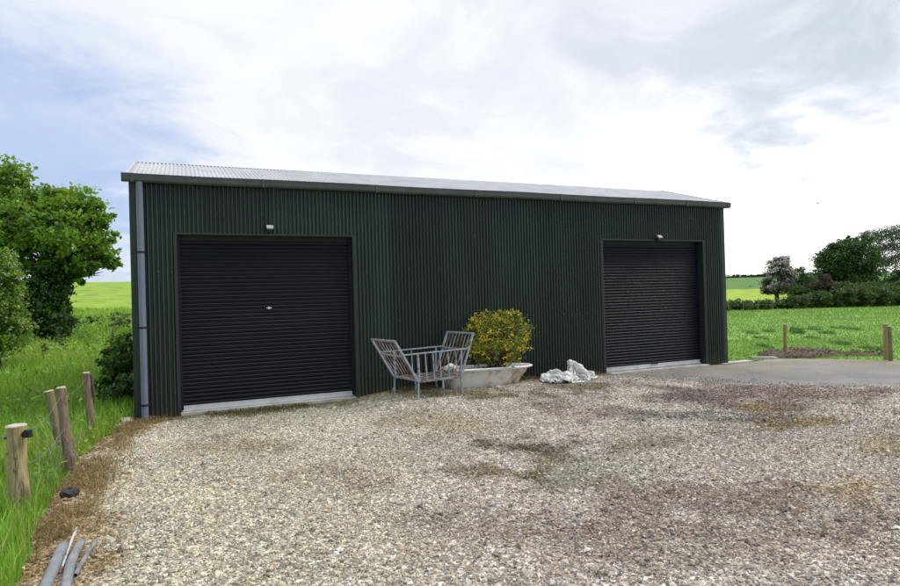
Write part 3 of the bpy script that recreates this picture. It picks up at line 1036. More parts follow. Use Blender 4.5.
def blob(px, py, Y, rx_px, ry_px, depth=None):
    c = at(px, py, Y); k = Y / F
    return (c, np.array([rx_px * k, depth if depth else rx_px * k, ry_px * k]))


GREEN = [(.085, .195, .018), (.140, .285, .025), (.200, .360, .032), (.055, .125, .018), (.270, .390, .045)]
DARK = [(.024, .060, .016), (.036, .086, .020), (.052, .115, .026), (.07, .13, .036)]

# big broadleaf on the left
Y = 25
bs = [blob(8, 180, Y, 24, 26), blob(-30, 190, Y, 40, 40), blob(30, 215, Y, 34, 26), blob(72, 205, Y, 26, 20), blob(96, 222, Y, 15, 18), blob(60, 232, Y - 1, 34, 24),
      blob(100, 250, Y, 18, 12), blob(112, 262, Y, 9, 7), blob(15, 250, Y, 34, 26), blob(-20, 240, Y, 34, 40), blob(85, 262, Y + .5, 20, 10), blob(88, 236, Y + 1, 22, 14), blob(45, 262, Y, 22, 16), blob(104, 238, Y, 12, 10), blob(42, 200, Y, 22, 14), blob(50, 216, Y + 1.5, 40, 26), blob(70, 262, Y - .5, 24, 14), blob(20, 225, Y - 1, 30, 30), blob(88, 206, Y, 14, 12), blob(104, 266, Y, 11, 6), blob(97, 261, Y - .4, 11, 8), blob(108, 256, Y, 9, 7), blob(92, 272, Y - .5, 10, 6), blob(84, 268, Y - 1, 9, 8), blob(78, 280, Y - .6, 7, 7)]
bx = at(62, 335, Y)
base_t = np.array([bx[0], bx[1], float(terrain_z(bx[0], bx[1]))])
tree("broadleaf_tree", "tall spreading broadleaf tree with bright green leaves left of the shed", "tree", base_t, bs, .24, 2.3, 34, 44, .165, .20, GREEN, [2, 3, 2, 1.5, 1.2], shell=.45, sub=7)
# ivy on its trunk: a shrub mass beside the trunk
iv = [blob(50, 290, Y - 1.0, 15, 34, .7), blob(34, 305, Y - 1.2, 16, 30, .8), blob(62, 275, Y - .6, 11, 22, .5), blob(55, 322, Y - 1.2, 18, 18, .7)]
b2 = at(46, 338, Y - 1.2)
tree("ivy_bush", "dark ivy covered bush at the foot of the tall broadleaf tree", "bush", (b2[0], b2[1], float(terrain_z(b2[0], b2[1]))), iv, .08, .7, 34, 190, .17, .15, DARK + [(.09, .20, .025)], [2, 2, 2, 1, 1.6], shell=.45)
# near hedge bush with blossom
Y = 15
hb = [blob(-8, 300, Y, 26, 36), blob(-4, 265, Y, 18, 18), blob(-10, 335, Y, 34, 24), blob(12, 320, Y, 14, 24), blob(10, 285, Y, 10, 18)]
b3 = at(-2, 362, Y)
root = tree("flowering_hedge_bush", "hedge bush with cream blossom at the left edge of the photo", "bush", (b3[0], b3[1], float(terrain_z(b3[0], b3[1]))), hb, .06, .5, 40, 240, .17, .09, GREEN[:5] + [(.15, .21, .07)], shell=.45)
cl_ = np.concatenate([in_blob(c, r * 1.02, 16, .9) for c, r in hb[1:]])
P = (cl_[:, None, :] + rng.normal(size=(len(cl_), 12, 3)) * .055).reshape(-1, 3)
leaf_mesh("blossom", P, rng.uniform(.03, .06, len(P)), np.tile(np.array([[.62, .60, .46]]), (len(P), 1)) * rng.uniform(.8, 1.1, (len(P), 1)), M["petal"], root, root.location, .8, .9, .1)
# low bushes on the bank
for (lbl, px, py, Yb, rx, ry, pal) in (
        ("low russet bush on the bank below the crop field", 74, 324, 34, 9, 9, [(.07, .06, .02), (.10, .07, .03), (.05, .08, .02)]),
        ("low dark green bush on the bank beside the russet bush", 92, 322, 34, 10, 7, DARK),
        ("pale scrubby bush on the bank next to the shed corner", 120, 320, 30, 10, 9, [(.10, .14, .05), (.13, .16, .07), (.06, .10, .03)])):
    bb = [blob(px, py, Yb, rx, ry), blob(px - rx * .5, py + 2, Yb, rx * .6, ry * .7), blob(px + rx * .5, py + 1, Yb, rx * .6, ry * .7)]
    b4 = at(px, py + ry, Yb)
    tree("bank_bush", lbl, "bush", (b4[0], b4[1], float(terrain_z(b4[0], b4[1]))), bb, .04, .25, 20, 60, .18, .13, pal, shell=.5, sub=4)
# nettles against the shed's end
nb = [blob(118, 365, 10.6, 12, 28, .5), blob(122, 395, 10.0, 13, 22, .4), blob(108, 392, 10.6, 12, 20, .5), blob(126, 350, 11.4, 8, 18, .5), blob(124, 415, 9.4, 9, 8, .25)]
b5 = at(118, 425, 10.2)
tree("nettle_patch", "dark leafy weeds growing against the shed's left corner", "weed", (b5[0], b5[1], 0), nb, .012, .4, 34, 330, .16, .085, DARK + GREEN[:2], [2, 2, 2, 1, 2, 1], shell=.3, sub=9)

# ------------------------------------------------------------------ right side far vegetation
Y = 50


def base_at(px, py, Y_):
    p = at(px, py, Y_); return np.array([p[0], p[1], float(terrain_z(p[0], p[1]))])


MAY = [(.045, .085, .025), (.06, .105, .03), (.03, .06, .02)]
hawb = [blob(778, 268, Y, 12, 11), blob(770, 282, Y, 9, 9), blob(787, 278, Y, 9, 10), blob(780, 288, Y, 13, 6), blob(783, 262, Y, 7, 6), blob(767, 291, Y, 7, 4)]
haw = tree("hawthorn_tree", "small rounded hawthorn tree covered in pale pink blossom", "tree", base_at(777, 305, Y), hawb, .20, 1.0, 20, 80, .2, .17, MAY, shell=.3)
P, cid, nk = cluster_leaves([(c, r * 1.03) for c, r in hawb], 22, 60, .14, .65)
kc = rng.random(nk) < .75; P = P[kc[cid]]
leaf_mesh("blossom", P, rng.uniform(.10, .19, len(P)), np.array([[.56, .49, .50]]) * rng.uniform(.7, 1.15, (len(P), 1)), M["petal"], haw, haw.location, .6, .8, .1)

Yt = 54
big = [blob(842, 262, Yt, 24, 18), blob(845, 250, Yt, 18, 10), blob(858, 258, Yt, 18, 18), blob(830, 272, Yt, 16, 13), blob(865, 278, Yt, 18, 12), blob(845, 280, Yt, 26, 12), blob(826, 262, Yt, 8, 8), blob(855, 246, Yt, 10, 7), blob(835, 246, Yt, 6, 5), blob(822, 256, Yt, 6, 5), blob(863, 240, Yt, 8, 5), blob(874, 262, Yt, 8, 8), blob(847, 240, Yt, 5, 4)]
tree("dense_tree", "large dense dark green tree rising behind the far hedge", "tree", base_at(848, 305, Yt), big, .32, 1.8, 30, 50, .19, .21, DARK + [(.07, .15, .03)], [2, 3, 2, 1, 1], shell=.35)
wis = [blob(868, 238, 60, 13, 8), blob(885, 234, 60, 14, 8), blob(893, 246, 60, 13, 9), blob(875, 250, 60, 14, 8), blob(884, 262, 60, 16, 8), blob(900, 232, 60, 9, 9), blob(905, 255, 60, 12, 10)]
tree("wispy_tree", "tall thin grey green tree with sky showing through its branches", "tree", base_at(886, 306, 60), wis, .08, 2.6, 16, 85, .18, .16, [(.085, .125, .085), (.10, .14, .10), (.06, .10, .055)], shell=.2, bark="pale_bark", sub=10)
rgt = [blob(900, 285, 50, 18, 10), blob(915, 275, 50, 18, 14), blob(884, 290, 50, 12, 8), blob(925, 262, 50, 14, 14)]
tree("hedge_tree", "dark leafy tree at the right edge of the photo above the hedge", "tree", base_at(908, 306, 50), rgt, .2, 1.0, 30, 60, .18, .22, DARK + [(.05, .12, .02)], shell=.5)
sm = [blob(801, 276, 52, 9, 9), blob(806, 285, 52, 11, 9), blob(797, 287, 52, 8, 7)]
tree("small_tree", "small pale green tree between the hawthorn and the dense dark tree", "tree", base_at(803, 304, 52), sm, .1, .8, 26, 80, .2, .18, [(.06, .12, .03), (.08, .15, .04), (.04, .08, .025)], shell=.5)
br = [blob(815, 288, 48, 10, 8), blob(822, 283, 48, 8, 8), blob(808, 294, 48, 9, 5)]
tree("copper_bush", "dark copper brown bush in the far hedge below the dense tree", "bush", base_at(816, 307, 48), br, .08, .5, 26, 90, .2, .15, [(.05, .035, .022), (.065, .04, .03), (.035, .04, .018)], shell=.5)

# far hedge, bramble mass
hedge_root = base_at(830, 310, 46)
blobs = []
for px in np.arange(716, 960, 4.5):
    top = np.interp(px, [716, 760, 790, 820, 850, 900, 960], [300.5, 300, 297, 291, 287, 286, 285]) + rng.uniform(-2, 2)
    bot = np.interp(px, [716, 900, 960], [311, 306, 304])
    Yh = 46 + rng.uniform(-.8, .8)
    blobs.append(blob(px, (top + bot) / 2 + 1, Yh, 4.2, (bot - top) / 2 + 1, .8))
for px in np.arange(792, 960, 6.0):
    blobs.append(blob(px, rng.uniform(287, 294) - (px - 790) * .02, 48.5, 6, 6, 1.2))
P, cid, nk = cluster_leaves(blobs, 22, 110, .2, .5)
hd = leaf_mesh("hedge", P, rng.uniform(.10, .2, len(P)), leaf_colors(cid, nk, [(.050, .105, .026), (.075, .145, .034), (.035, .070, .020), (.105, .140, .040), (.085, .070, .035)], [3, 3, 2, 1.5, .6]), M["leaf"], None, hedge_root)
hd.location = hedge_root
tag(hd, "overgrown bramble hedge running along the far side of the paddock", "hedge")
# long grass at the foot of the hedge is part of the paddock grass below

# fields' far treeline and bushes
blobs = []
for px in np.arange(690, 775, 3.0):
    blobs.append(blob(px, 277.6 + rng.uniform(-1, 1), 300, rng.uniform(2.5, 4), rng.uniform(2.0, 4.0), 2))
for px in np.arange(775, 990, 7.0):
    blobs.append(blob(px, 277 + rng.uniform(-1, 1) - (px - 775) * .02, 320, 6, rng.uniform(2, 4), 3))
P, cid, nk = cluster_leaves(blobs, 14, 8, .2, .4)
tl = leaf_mesh("treeline", P, rng.uniform(.5, 1.0, len(P)), leaf_colors(cid, nk, [(.035, .07, .03), (.05, .09, .035), (.03, .055, .028)]), M["leaf"])
tag(tl, "dark line of far trees along the crest of the green field", "trees", kind="stuff")
fb = [blob(748, 288.5, 150, 5, 2.2), blob(756, 288.5, 150, 6, 2.0), blob(741, 289.5, 150, 4, 1.5)]
tree("field_bush", "low dark bush alone in the far green field", "bush", base_at(750, 291, 150), fb, .1, .3, 16, 8, .2, .4, DARK, shell=.4, sub=3)

# fence along the hedge: posts with two wires
fr = base_at(745, 311, 44)
far_f = empty("wire_fence", fr, 0, "low wire fence on thin posts in front of the far hedge", "fence")
tops = []
for px in (708, 718, 728, 743, 758, 772):
    b = base_at(px, 311 - (px - 727) * .03, 44.3); tp = b + np.array([rng.normal() * .03, 0, .75 + .1 * rng.random()]); tops.append(tp)
    mb = MB(); mb.tube([b - fr - np.array([0, 0, .2]), tp - fr], .026, 7); mb.build("post", M["wood_green"], far_f)
mb = MB()
for dz in (.05, .4): mb.tube([t_ - fr - np.array([0, .045, dz]) for t_ in tops], .004, 4)
mb.build("wire", M["wire"], far_f)

# ------------------------------------------------------------------ flowering shrub in the tub
sc_ = np.array([.845, 10.86, 0])
k = 10.8 / F
sb = [(at(497, 336, 10.85), np.array([30 * k, .42, 25 * k])), (at(483, 338, 10.8), np.array([20 * k, .34, 22 * k])), (at(513, 336, 10.9), np.array([20 * k, .34, 23 * k])),
      (at(496, 354, 10.7), np.array([29 * k, .32, 14 * k])), (at(470, 325, 10.8), np.array([8 * k, .15, 6 * k])), (at(505, 318, 10.85), np.array([14 * k, .25, 8 * k])), (at(525, 328, 10.9), np.array([7 * k, .15, 9 * k])), (at(478, 318, 10.8), np.array([5 * k, .1, 5 * k])), (at(518, 314, 10.8), np.array([5 * k, .1, 4 * k])), (at(512, 362, 10.6), np.array([9 * k, .15, 7 * k])), (at(476, 360, 10.65), np.array([8 * k, .12, 6 * k]))]
sroot = np.array([.80, 10.84, MZ + .29])
shr = empty("flowering_shrub", sroot, 0, "round bushy shrub with yellow flowers growing in the bathtub", "shrub")
mb = MB()
for q in range(70):
    c, r_ = sb[rng.integers(len(sb))]
    e = in_blob(c, r_, 1, .8)[0] - sroot
    a = np.array([rng.uniform(-.18, .18), rng.uniform(-.08, .08), 0]); m_ = (a + e) / 2 + rng.normal(size=3) * .04
    mb.tube([a, m_, e], [.009, .006, .002], 5, cap=False)
mb.build("stems", M["bark"], shr)
P, cid, nk = cluster_leaves(sb, 26, 420, .14, .5)
leaf_mesh("foliage", P, rng.uniform(.018, .042, len(P)), leaf_colors(cid, nk, [(.19, .25, .036), (.25, .29, .045), (.11, .16, .03), (.36, .35, .06), (.16, .14, .06)], [3, 3, 2, 1.5, .6]), M["leaf"], shr, sroot, .3)
P, cid, nk = cluster_leaves([(c + np.array([0, -.03, .04]), r_ * 1.0) for c, r_ in sb], 11, 280, .10, .68)
leaf_mesh("flowers", P, rng.uniform(.018, .036, len(P)), np.array([[.70, .62, .04]]) * rng.uniform(.65, 1.2, (len(P), 1)), M["petal"], shr, sroot, .5, .9, .1)

# ------------------------------------------------------------------ crumpled white sheet
tp0 = np.array([2.13, 11.02])
tz0 = float(gravel_z(tp0[0], tp0[1]))
NX_, NY_ = 58, 44
WX, WY = 1.75, 1.25                       # real size of the sheet, crumpled into about 1.05 x 0.6 m
crs = np.random.default_rng(23)
U, Vv = np.meshgrid(np.linspace(-1, 1, NX_), np.linspace(-1, 1, NY_), indexing='ij')
X3 = np.stack([U * .54 + (fbm(U * 2.5 + 3, Vv * 2.5, 61) - .5) * .30, Vv * .33 + (fbm(U * 2.5, Vv * 2.5 + 8, 62) - .5) * .26,
               .34 + .30 * (fbm(U * 2.2 + 1, Vv * 2.2, 63) - .5) + .10 * (fbm(U * 6, Vv * 6, 64) - .5)], -1)
PV = X3.copy()
rx_, ry_ = WX / (NX_ - 1), WY / (NY_ - 1)
lumps = [(np.array([-.32, .0, .04]), np.array([.22, .20, .16])), (np.array([-.10, .05, .02]), np.array([.18, .2, .14])), (np.array([.12, .06, .08]), np.array([.11, .13, .25])),
         (np.array([.24, .06, .06]), np.array([.15, .14, .23])), (np.array([.40, .02, .0]), np.array([.14, .16, .10]))]


def relax(A, ia, ib, L, k=1.0):
    a, b = A[ia], A[ib]
    d = b - a; l_ = np.linalg.norm(d, axis=-1, keepdims=True) + 1e-9
    c_ = d * (.5 * k * (l_ - L) / l_)
    A[ia] += c_; A[ib] -= c_


def pairs(st, ax, par):
    """slices joining node i to node i+st along an axis, every 2*st, so no node is shared"""
    n_ = (NX_, NY_)[ax]
    i_ = np.array([q for q in range(n_ - st) if (q // st) % 2 == par])
    return (i_, slice(None)) if ax == 0 else (slice(None), i_), (i_ + st, slice(None)) if ax == 0 else (slice(None), i_ + st)


cons = [(*pairs(1, 0, 0), rx_, 1), (*pairs(1, 0, 1), rx_, 1), (*pairs(1, 1, 0), ry_, 1), (*pairs(1, 1, 1), ry_, 1),
        (*pairs(2, 0, 0), 2 * rx_, .12), (*pairs(2, 0, 1), 2 * rx_, .12), (*pairs(2, 1, 0), 2 * ry_, .12), (*pairs(2, 1, 1), 2 * ry_, .12)]
for it in range(110):
    vel = (X3 - PV) * .90; PV = X3.copy()
    X3 = X3 + vel + np.array([0, 0, -.0011])
    for q in range(7):
        for ia, ib, L, k_ in cons: relax(X3, ia, ib, L, k_)
        # keep the heap inside its footprint
        rad_ = np.sqrt((X3[..., 0] / .56) ** 2 + (X3[..., 1] / .36) ** 2)
        sc3 = np.where(rad_ > 1, 1 / rad_, 1)
        X3[..., 0] += (X3[..., 0] * sc3 - X3[..., 0]) * .35; X3[..., 1] += (X3[..., 1] * sc3 - X3[..., 1]) * .35
        for c_, r_ in lumps:
            q3 = (X3 - c_) / r_; m_ = np.linalg.norm(q3, axis=-1, keepdims=True)
            X3 = np.where(m_ < 1, c_ + q3 / np.maximum(m_, .05) * r_, X3)
        lowz = X3[..., 2] < .008
        X3[..., 2] = np.maximum(X3[..., 2], .008)
        X3[..., :2] = np.where(lowz[..., None], PV[..., :2] * .6 + X3[..., :2] * .4, X3[..., :2])
def upsample(A):
    B = np.zeros((A.shape[0] * 2 - 1, A.shape[1], 3)); B[::2] = A; B[1::2] = (A[1:] + A[:-1]) / 2
    C = np.zeros((B.shape[0], B.shape[1] * 2 - 1, 3)); C[:, ::2] = B; C[:, 1::2] = (B[:, 1:] + B[:, :-1]) / 2
    return C


X3 = upsample(upsample(X3))
NX_, NY_ = X3.shape[:2]
U, Vv = np.meshgrid(np.linspace(-1, 1, NX_), np.linspace(-1, 1, NY_), indexing='ij')
nrm_ = np.cross(np.gradient(X3, axis=0), np.gradient(X3, axis=1)); nrm_ /= np.linalg.norm(nrm_, axis=-1, keepdims=True) + 1e-9
nrm_ *= np.sign(nrm_[..., 2:3] + .2)


def crumple(npt, sx, sy, sd_):
    """facets between random creases, as in crumpled film"""
    g = np.random.default_rng(sd_); p_ = g.uniform(-1.1, 1.1, (npt, 2)); h_ = g.uniform(0, 1, npt)
    uu, vv = U + .12 * (fbm(U * 4, Vv * 4, sd_) - .5), Vv + .12 * (fbm(U * 4 + 5, Vv * 4, sd_) - .5)
    d_ = np.sqrt(((uu[..., None] - p_[:, 0]) * sx) ** 2 + ((vv[..., None] - p_[:, 1]) * sy) ** 2) + h_ * .18
    d_.sort(-1)
    return d_[..., 0] - .35 * d_[..., 1]


def creases(k, q, a_, sd_):
    """long sharp folds running along direction a_, wandering"""
    uu = U * cos(a_) + Vv * sin(a_) * .7 + .35 * (fbm(U * 1.6 + sd_, Vv * 1.6, sd_) - .5)
    w_ = fbm(uu * k, (Vv * cos(a_) - U * sin(a_)) * q, sd_ + 1, 2)
    return np.abs(2 * w_ - 1)


disp = -.16 * np.clip(.22 - creases(3.2, 1.2, .5, 181), 0, 1) / .22 * .55 - .10 * np.clip(.2 - creases(5, 1.6, 1.9, 183), 0, 1) / .2 * .5 \
    - .06 * np.clip(.2 - creases(9, 3, 2.7, 185), 0, 1) / .2 * .6 + crumple(60, .8, 1.0, 6) * .22 + crumple(260, 1, 1, 8) * .10
disp = disp - np.median(disp)
X3 = X3 + nrm_ * np.clip(disp, -.10, .07)[..., None]
X3[..., 0] -= np.clip(X3[..., 2] - .15, 0, 1) * .18
X3[..., 2] = np.maximum(X3[..., 2], .004)
cphi, sphi = cos(PHI * .8), sin(PHI * .8)
V3 = np.stack([X3[..., 0] * cphi - X3[..., 1] * sphi, X3[..., 0] * sphi + X3[..., 1] * cphi, X3[..., 2]], -1).reshape(-1, 3)
idx = np.arange(NX_ * NY_).reshape(NX_, NY_)
f = np.stack([idx[:-1, :-1], idx[1:, :-1], idx[1:, 1:], idx[:-1, 1:]], -1).reshape(-1, 4)
tarp = np_mesh("crumpled_sheet", V3, [f], M["tarp"], None, (tp0[0], tp0[1], tz0), smooth=True)
md = tarp.modifiers.new("thick", 'SOLIDIFY'); md.thickness = .004; md.offset = 0
tag(tarp, "crumpled white plastic sheet heaped on the gravel beside the bathtub", "sheet")
# dark timber lying behind it along the wall
a, b = barn_xy(6.75, -.16), barn_xy(7.7, -.14)
mb = MB(); mb.bar((0, 0, .045), (b[0] - a[0], b[1] - a[1], .045), .10, .085)
tim = mb.build("timber_baulk", M["wood_brown"], None, (a[0], a[1], MZ))
tim.data.materials[0] = M["black"]
tag(tim, "dark length of pipe lying along the shed wall between bathtub and white sheet", "pipe")
tim.name = "dark_pipe"
bx_, by_ = barn_xy(6.9, -.36); cx_, cy_ = barn_xy(7.7, -.40)
mb = MB(); mb.bar((0, 0, .02), (cx_ - bx_, cy_ - by_, .02), .09, .035)
tag(mb.build("grey_plank", pm("grey_weathered_plank", (.30, .28, .24), (.42, .40, .36), 8, .9, 0, .4, 30), None, (bx_, by_, MZ - .01)), "pale grey plank on the ground between bathtub and white sheet", "plank")


def rock(name, p, r, mat, label, cat, flat=.6, seed=1):
    mb = MB(); rs = np.random.default_rng(seed)
    rings = []
    nth, nph = 7, 12
    for i in range(nth + 1):
        th = pi * i / nth
        rings.append([(r * sin(th) * cos(2 * pi * q / nph) * rs.uniform(.8, 1.15), r * sin(th) * sin(2 * pi * q / nph) * rs.uniform(.75, 1.1), r * flat * cos(th) * rs.uniform(.85, 1.1)) for q in range(nph)])
    loft(mb, rings, False, False, False)
    o = mb.build(name, mat, None, (p[0], p[1], p[2] + r * flat * .45)); return tag(o, label, cat)


M["rock"] = pm("pale_rock", (.30, .27, .22), (.48, .45, .40), 8, .9, 0, .5, 25)
q = gnd(498, 388.5, MZ); rock("stone", q, .06, M["rock"], "small pale stone on the ground in front of the bathtub", "stone", .7, 3)
q = gnd(128, 423, 0); rock("broken_stone", (q[0] - .05, q[1] + .02, -.02), .12, M["rock"], "pale broken stone at the shed's left corner by the weeds", "stone", .6, 5)
q = gnd(120, 425, 0); rock("flat_stone", (q[0], q[1], -.02), .08, M["rock"], "flatter pale stone just left of the broken one at the shed corner", "stone", .4, 6)
q = gnd(70, 498, 0)
rock("black_lump", (q[0], q[1], .02), .085, M["black"], "small black rubber lump on the dead grass by the fence", "lump", .55, 9)

# white rag on the tub's near end
q = at(451, 368, 10.12)
N2 = 26
U, Vv = np.meshgrid(np.linspace(-1, 1, N2), np.linspace(-1, 1, N2), indexing='ij')
V3 = np.stack([U * .10, Vv * .07 + .02 * fbm(U * 3, Vv * 3, 81), .05 * fbm(U * 3 + 4, Vv * 3, 82) - .05 * np.abs(U) ** 2 - .05 * Vv ** 2], -1).reshape(-1, 3)
idx = np.arange(N2 * N2).reshape(N2, N2)
f = np.stack([idx[:-1, :-1], idx[1:, :-1], idx[1:, 1:], idx[:-1, 1:]], -1).reshape(-1, 4)
rg = np_mesh("white_rag", V3, [f], M["tarp"], None, (q[0], q[1] + .12, q[2] + .03), smooth=True)
md = rg.modifiers.new("thick", 'SOLIDIFY'); md.thickness = .02
tag(rg, "small white rag draped on the bathtub rim behind the bench", "rag")


# ------------------------------------------------------------------ fence posts
def post(top_px, base_px, w_px, mat, label, end_mat=None, zb=0.0, depth=.25, tilt_y=0.0, group="old fence posts", n=14, chip=0.0):
    b = gnd(*base_px, zb); t = at(*top_px, b[1] + tilt_y)
    r = w_px / F * b[1] / 2
    root = empty("fence_post", b, 0, label, "fence post", group)
    d = t - b
    mb = MB()
    ks = np.linspace(-.18, 1, 9)
    pts = [d * k + np.array([.003 * sin(9 * k), .003 * cos(7 * k), 0]) for k in ks]
    mb.tube(pts, [r * (1.0 + .05 * sin(5 * k + 1)) for k in ks], n, cap=False)
    fl_ = 1 + rng.uniform(-.09, .09, n)
    vv_ = []
    for i_, p_ in enumerate(mb.v):
        c_ = np.array(pts[i_ // n]); vv_.append(tuple(c_ + (np.array(p_) - c_) * fl_[i_ % n] * rng.uniform(.98, 1.02)))
    mb.v = vv_
    mb.build("shaft", mat, root)
    mb = MB()
    e = pts[-1]; dn = d / np.linalg.norm(d)
    mb.tube([e - dn * .004, e + dn * .006, e + dn * .012], [r * 1.0, r * .97, r * .72], n)
    mb.build("sawn_top", end_mat or M["wood_end"], root)
    return root, b, t, r


posts = []
r1, b1, t1, rr1 = post((15.5, 426), (19.5, 511), 19, M["wood_pale"], "thick pale fence post with a sawn top, nearest to the left edge")
mb = MB(); e = t1 - b1; mb.tube([e + np.array([rr1 * .9, -.01, -.07]), e + np.array([rr1 + .05, -.03, -.06])], [.028, .022], 8); mb.tube([e + np.array([rr1 + .045, -.03, -.09]), e + np.array([rr1 + .045, -.03, -.03])], .03, 8); mb.build("insulator", M["black"], r1)
for kx, kz in ((-.3, .3), (.45, .35), (-.2, .62), (.35, .5), (-.55, .12)):
    c = e * (1 - kz) + np.array([rr1 * kx, -rr1 * .93 * math.sqrt(max(0, 1 - kx * kx)) , 0]); mb = MB(); mb.tube([c, c + np.array([0, -.006, 0])], .013, 8); mb.build("knot", M["wood_brown"], r1)
r2, b2_, t2, rr2 = post((48.5, 391.5), (63, 456), 9, M["wood_green"], "greenish mossy fence post leaning left behind the split brown one", zb=0)
r3, b3_, t3, rr3 = post((60.5, 388), (70.5, 473), 9, M["wood_brown"], "brown weathered fence post leaning next to the mossy one")
r4, b4_, t4, rr4 = post((86, 373), (92.5, 436), 7, M["wood_brown"], "slim brown fence post nearest the shed corner")
mb = MB(); e = t4 - b4_; mb.bar(e + np.array([.05, .02, -.02]), e + np.array([.09, .02, -.30]), .03, .02); mb.build("batten", M["bark"], r4)
G2 = "short posts by the paddock"
post((785, 324.5), (785.5, 355), 3.6, M["wood_yellow"], "single short yellowish post standing in the bare soil patch", group=G2)
post((885, 324), (886, 360.5), 4.0, M["wood_yellow"], "left and taller one of the two posts side by side at the right edge", group=G2)
post((889.5, 326.5), (891, 361.5), 3.6, M["wood_green"], "right and shorter one of the two posts side by side at the right edge", group=G2)

# slack wires and a tangle of netting between the old posts
fw_ = empty("fence_wire", (b1[0], b1[1], 0), 0, "slack rusty wire and netting strung between the old fence posts", "wire")
mb = MB()


def sagwire(a, b, sag, r=.0022, n=14):
    a, b = np.asarray(a), np.asarray(b)
    o = np.array([b1[0], b1[1], 0])
    pts = [a + (b - a) * k + np.array([0, 0, -sag * 4 * k * (1 - k)]) + rng.normal(size=3) * .004 - o for k in np.linspace(0, 1, n)]
    mb.tube(pts, r, 4, cap=False)


left_end = b1 + np.array([-1.6, -1.4, 0])
L3 = lambda b, t, k: b + (t - b) * k
for k in (.92, .55, .25):
    sagwire(left_end + np.array([0, 0, .7 * k]), L3(b1, t1, k), .06)
    sagwire(L3(b1, t1, k), L3(b3_, t3, k), .10)
    sagwire(L3(b3_, t3, k), L3(b4_, t4, k), .06)
for q in range(26):
    k = rng.random(); a = L3(b1, b3_, k); a2 = a + np.array([rng.normal() * .05, rng.normal() * .05, 0])
    sagwire(a + np.array([0, 0, .02]), a2 + np.array([rng.normal() * .10, 0, rng.uniform(.2, .5)]), rng.uniform(-.05, .05), .0018, 6)
for q in range(30):
    c = L3(b3_, t3, rng.uniform(.1, .55)) + rng.normal(size=3) * np.array([.10, .08, .08])
    sagwire(c, c + rng.normal(size=3) * np.array([.13, .06, .16]), rng.uniform(-.05, .05), .0018, 6)
mb.build("strands", M["wire"], fw_)

# ------------------------------------------------------------------ drain pipes, lower left
def lying(name, pts_px, w_px, label, flat=.8, hollow=True, cat="pipe", lift=0.0, mat="drain"):
    P = [gnd(*p, .03) for p in pts_px]
    r = w_px / F * np.mean([p[1] for p in P]) / 2
    o = np.array([P[0][0], P[0][1], 0.02])
    pts = [np.array([p[0], p[1], r * flat + .012 + lift]) - o for p in P]
    # smooth the polyline
    fine = []
    for i in range(len(pts) - 1):
        for k in np.linspace(0, 1, 5)[:-1]: fine.append(pts[i] * (1 - k) + pts[i + 1] * k)
    fine.append(pts[-1])
    for _ in range(2):
        fine = [fine[0]] + [(fine[i - 1] + 2 * fine[i] + fine[i + 1]) / 4 for i in range(1, len(fine) - 1)] + [fine[-1]]
    mb = MB(); mb.tube(fine, r, 14, cap=not hollow, flat=flat)
    if hollow:
        mb.tube(fine, r * .84, 14, cap=False, flat=flat)
        nv = len(fine) * 14
        for kk in (0, len(fine) - 1):
            for q in range(14):
                a, b = kk * 14 + q, kk * 14 + (q + 1) % 14
                mb.f.append((a, b, b + nv, a + nv)); mb.sm.append(False)
    ob = mb.build(name, M[mat], None, o)
    return tag(ob, label, cat)


lying("drain_pipe", [(63, 547), (55, 566), (46, 588), (38, 606)], 11.5, "thick grey drain pipe lying at the edge of the grass, leftmost of the pieces")
lying("drain_pipe", [(81, 543), (74, 556), (69.5, 568), (66, 588), (62, 606)], 9.5, "slightly bent grey drain pipe lying just right of the thickest one")
lying("thin_rod", [(77, 526), (72, 538), (67, 552), (62, 566)], 2.6, "thin pale rod sticking out from between the grey drain pipes", 1, False, "rod", 0, "alu")
lying("thin_pipe", [(95.5, 541.5), (89, 551), (82, 562), (75, 575)], 4.6, "thin grey pipe on the gravel, rightmost of the pieces", .9, True)

# ------------------------------------------------------------------ grass
def blades(name, P, h, wd, col, mat, lean=.45, curl=.5):
    n = len(P)
    a = rng.uniform(0, 2 * pi, n)
    side = np.stack([np.cos(a), np.sin(a), np.zeros(n)], -1)
    b = rng.uniform(0, 2 * pi, n)
    ld = np.stack([np.cos(b), np.sin(b), np.zeros(n)], -1) * (rng.random(n)[:, None] * lean)
    hh, ww = h[:, None], wd[:, None]
    up_ = np.array([0, 0, 1.])
    m1 = P + (up_ * .55 + ld * .35) * hh
    tip = P + (up_ * (1 - curl * .3 * rng.random((n, 1))) + ld * 1.1) * hh
    V = np.stack([P - side * ww / 2, P + side * ww / 2, m1 + side * ww * .38, m1 - side * ww * .38, tip], 1)
    k = np.arange(n)[:, None] * 5
    ct = np.repeat(col, 5, axis=0)
    return np_mesh(name, V.reshape(-1, 3), [k + np.array([[0, 1, 2, 3]]), k + np.array([[3, 2, 4]])], mat, col=ct)


def in_barn(x, y):
    s, d = wall_s(x, y), -wall_d(x, y)
    return (s > -.06) & (s < LEN + .06) & (d > -.05) & (d < DEPTH + .05)


GP = np.array([(.180, .350, .036), (.235, .420, .050), (.130, .260, .030), (.305, .440, .065), (.38, .40, .13)])


PIPE_AREA = [gnd(*p)[:2] for p in ((70, 498), (68, 506), (82, 524), (66, 550), (58, 575), (46, 606), (36, 606), (85, 548), (72, 566), (66, 600), (95, 542), (80, 565), (70, 585))]


def off_pipes(x, y):
    k = np.ones(len(x), bool)
    for p in PIPE_AREA: k &= np.hypot(x - p[0], y - p[1]) > .13
    return k


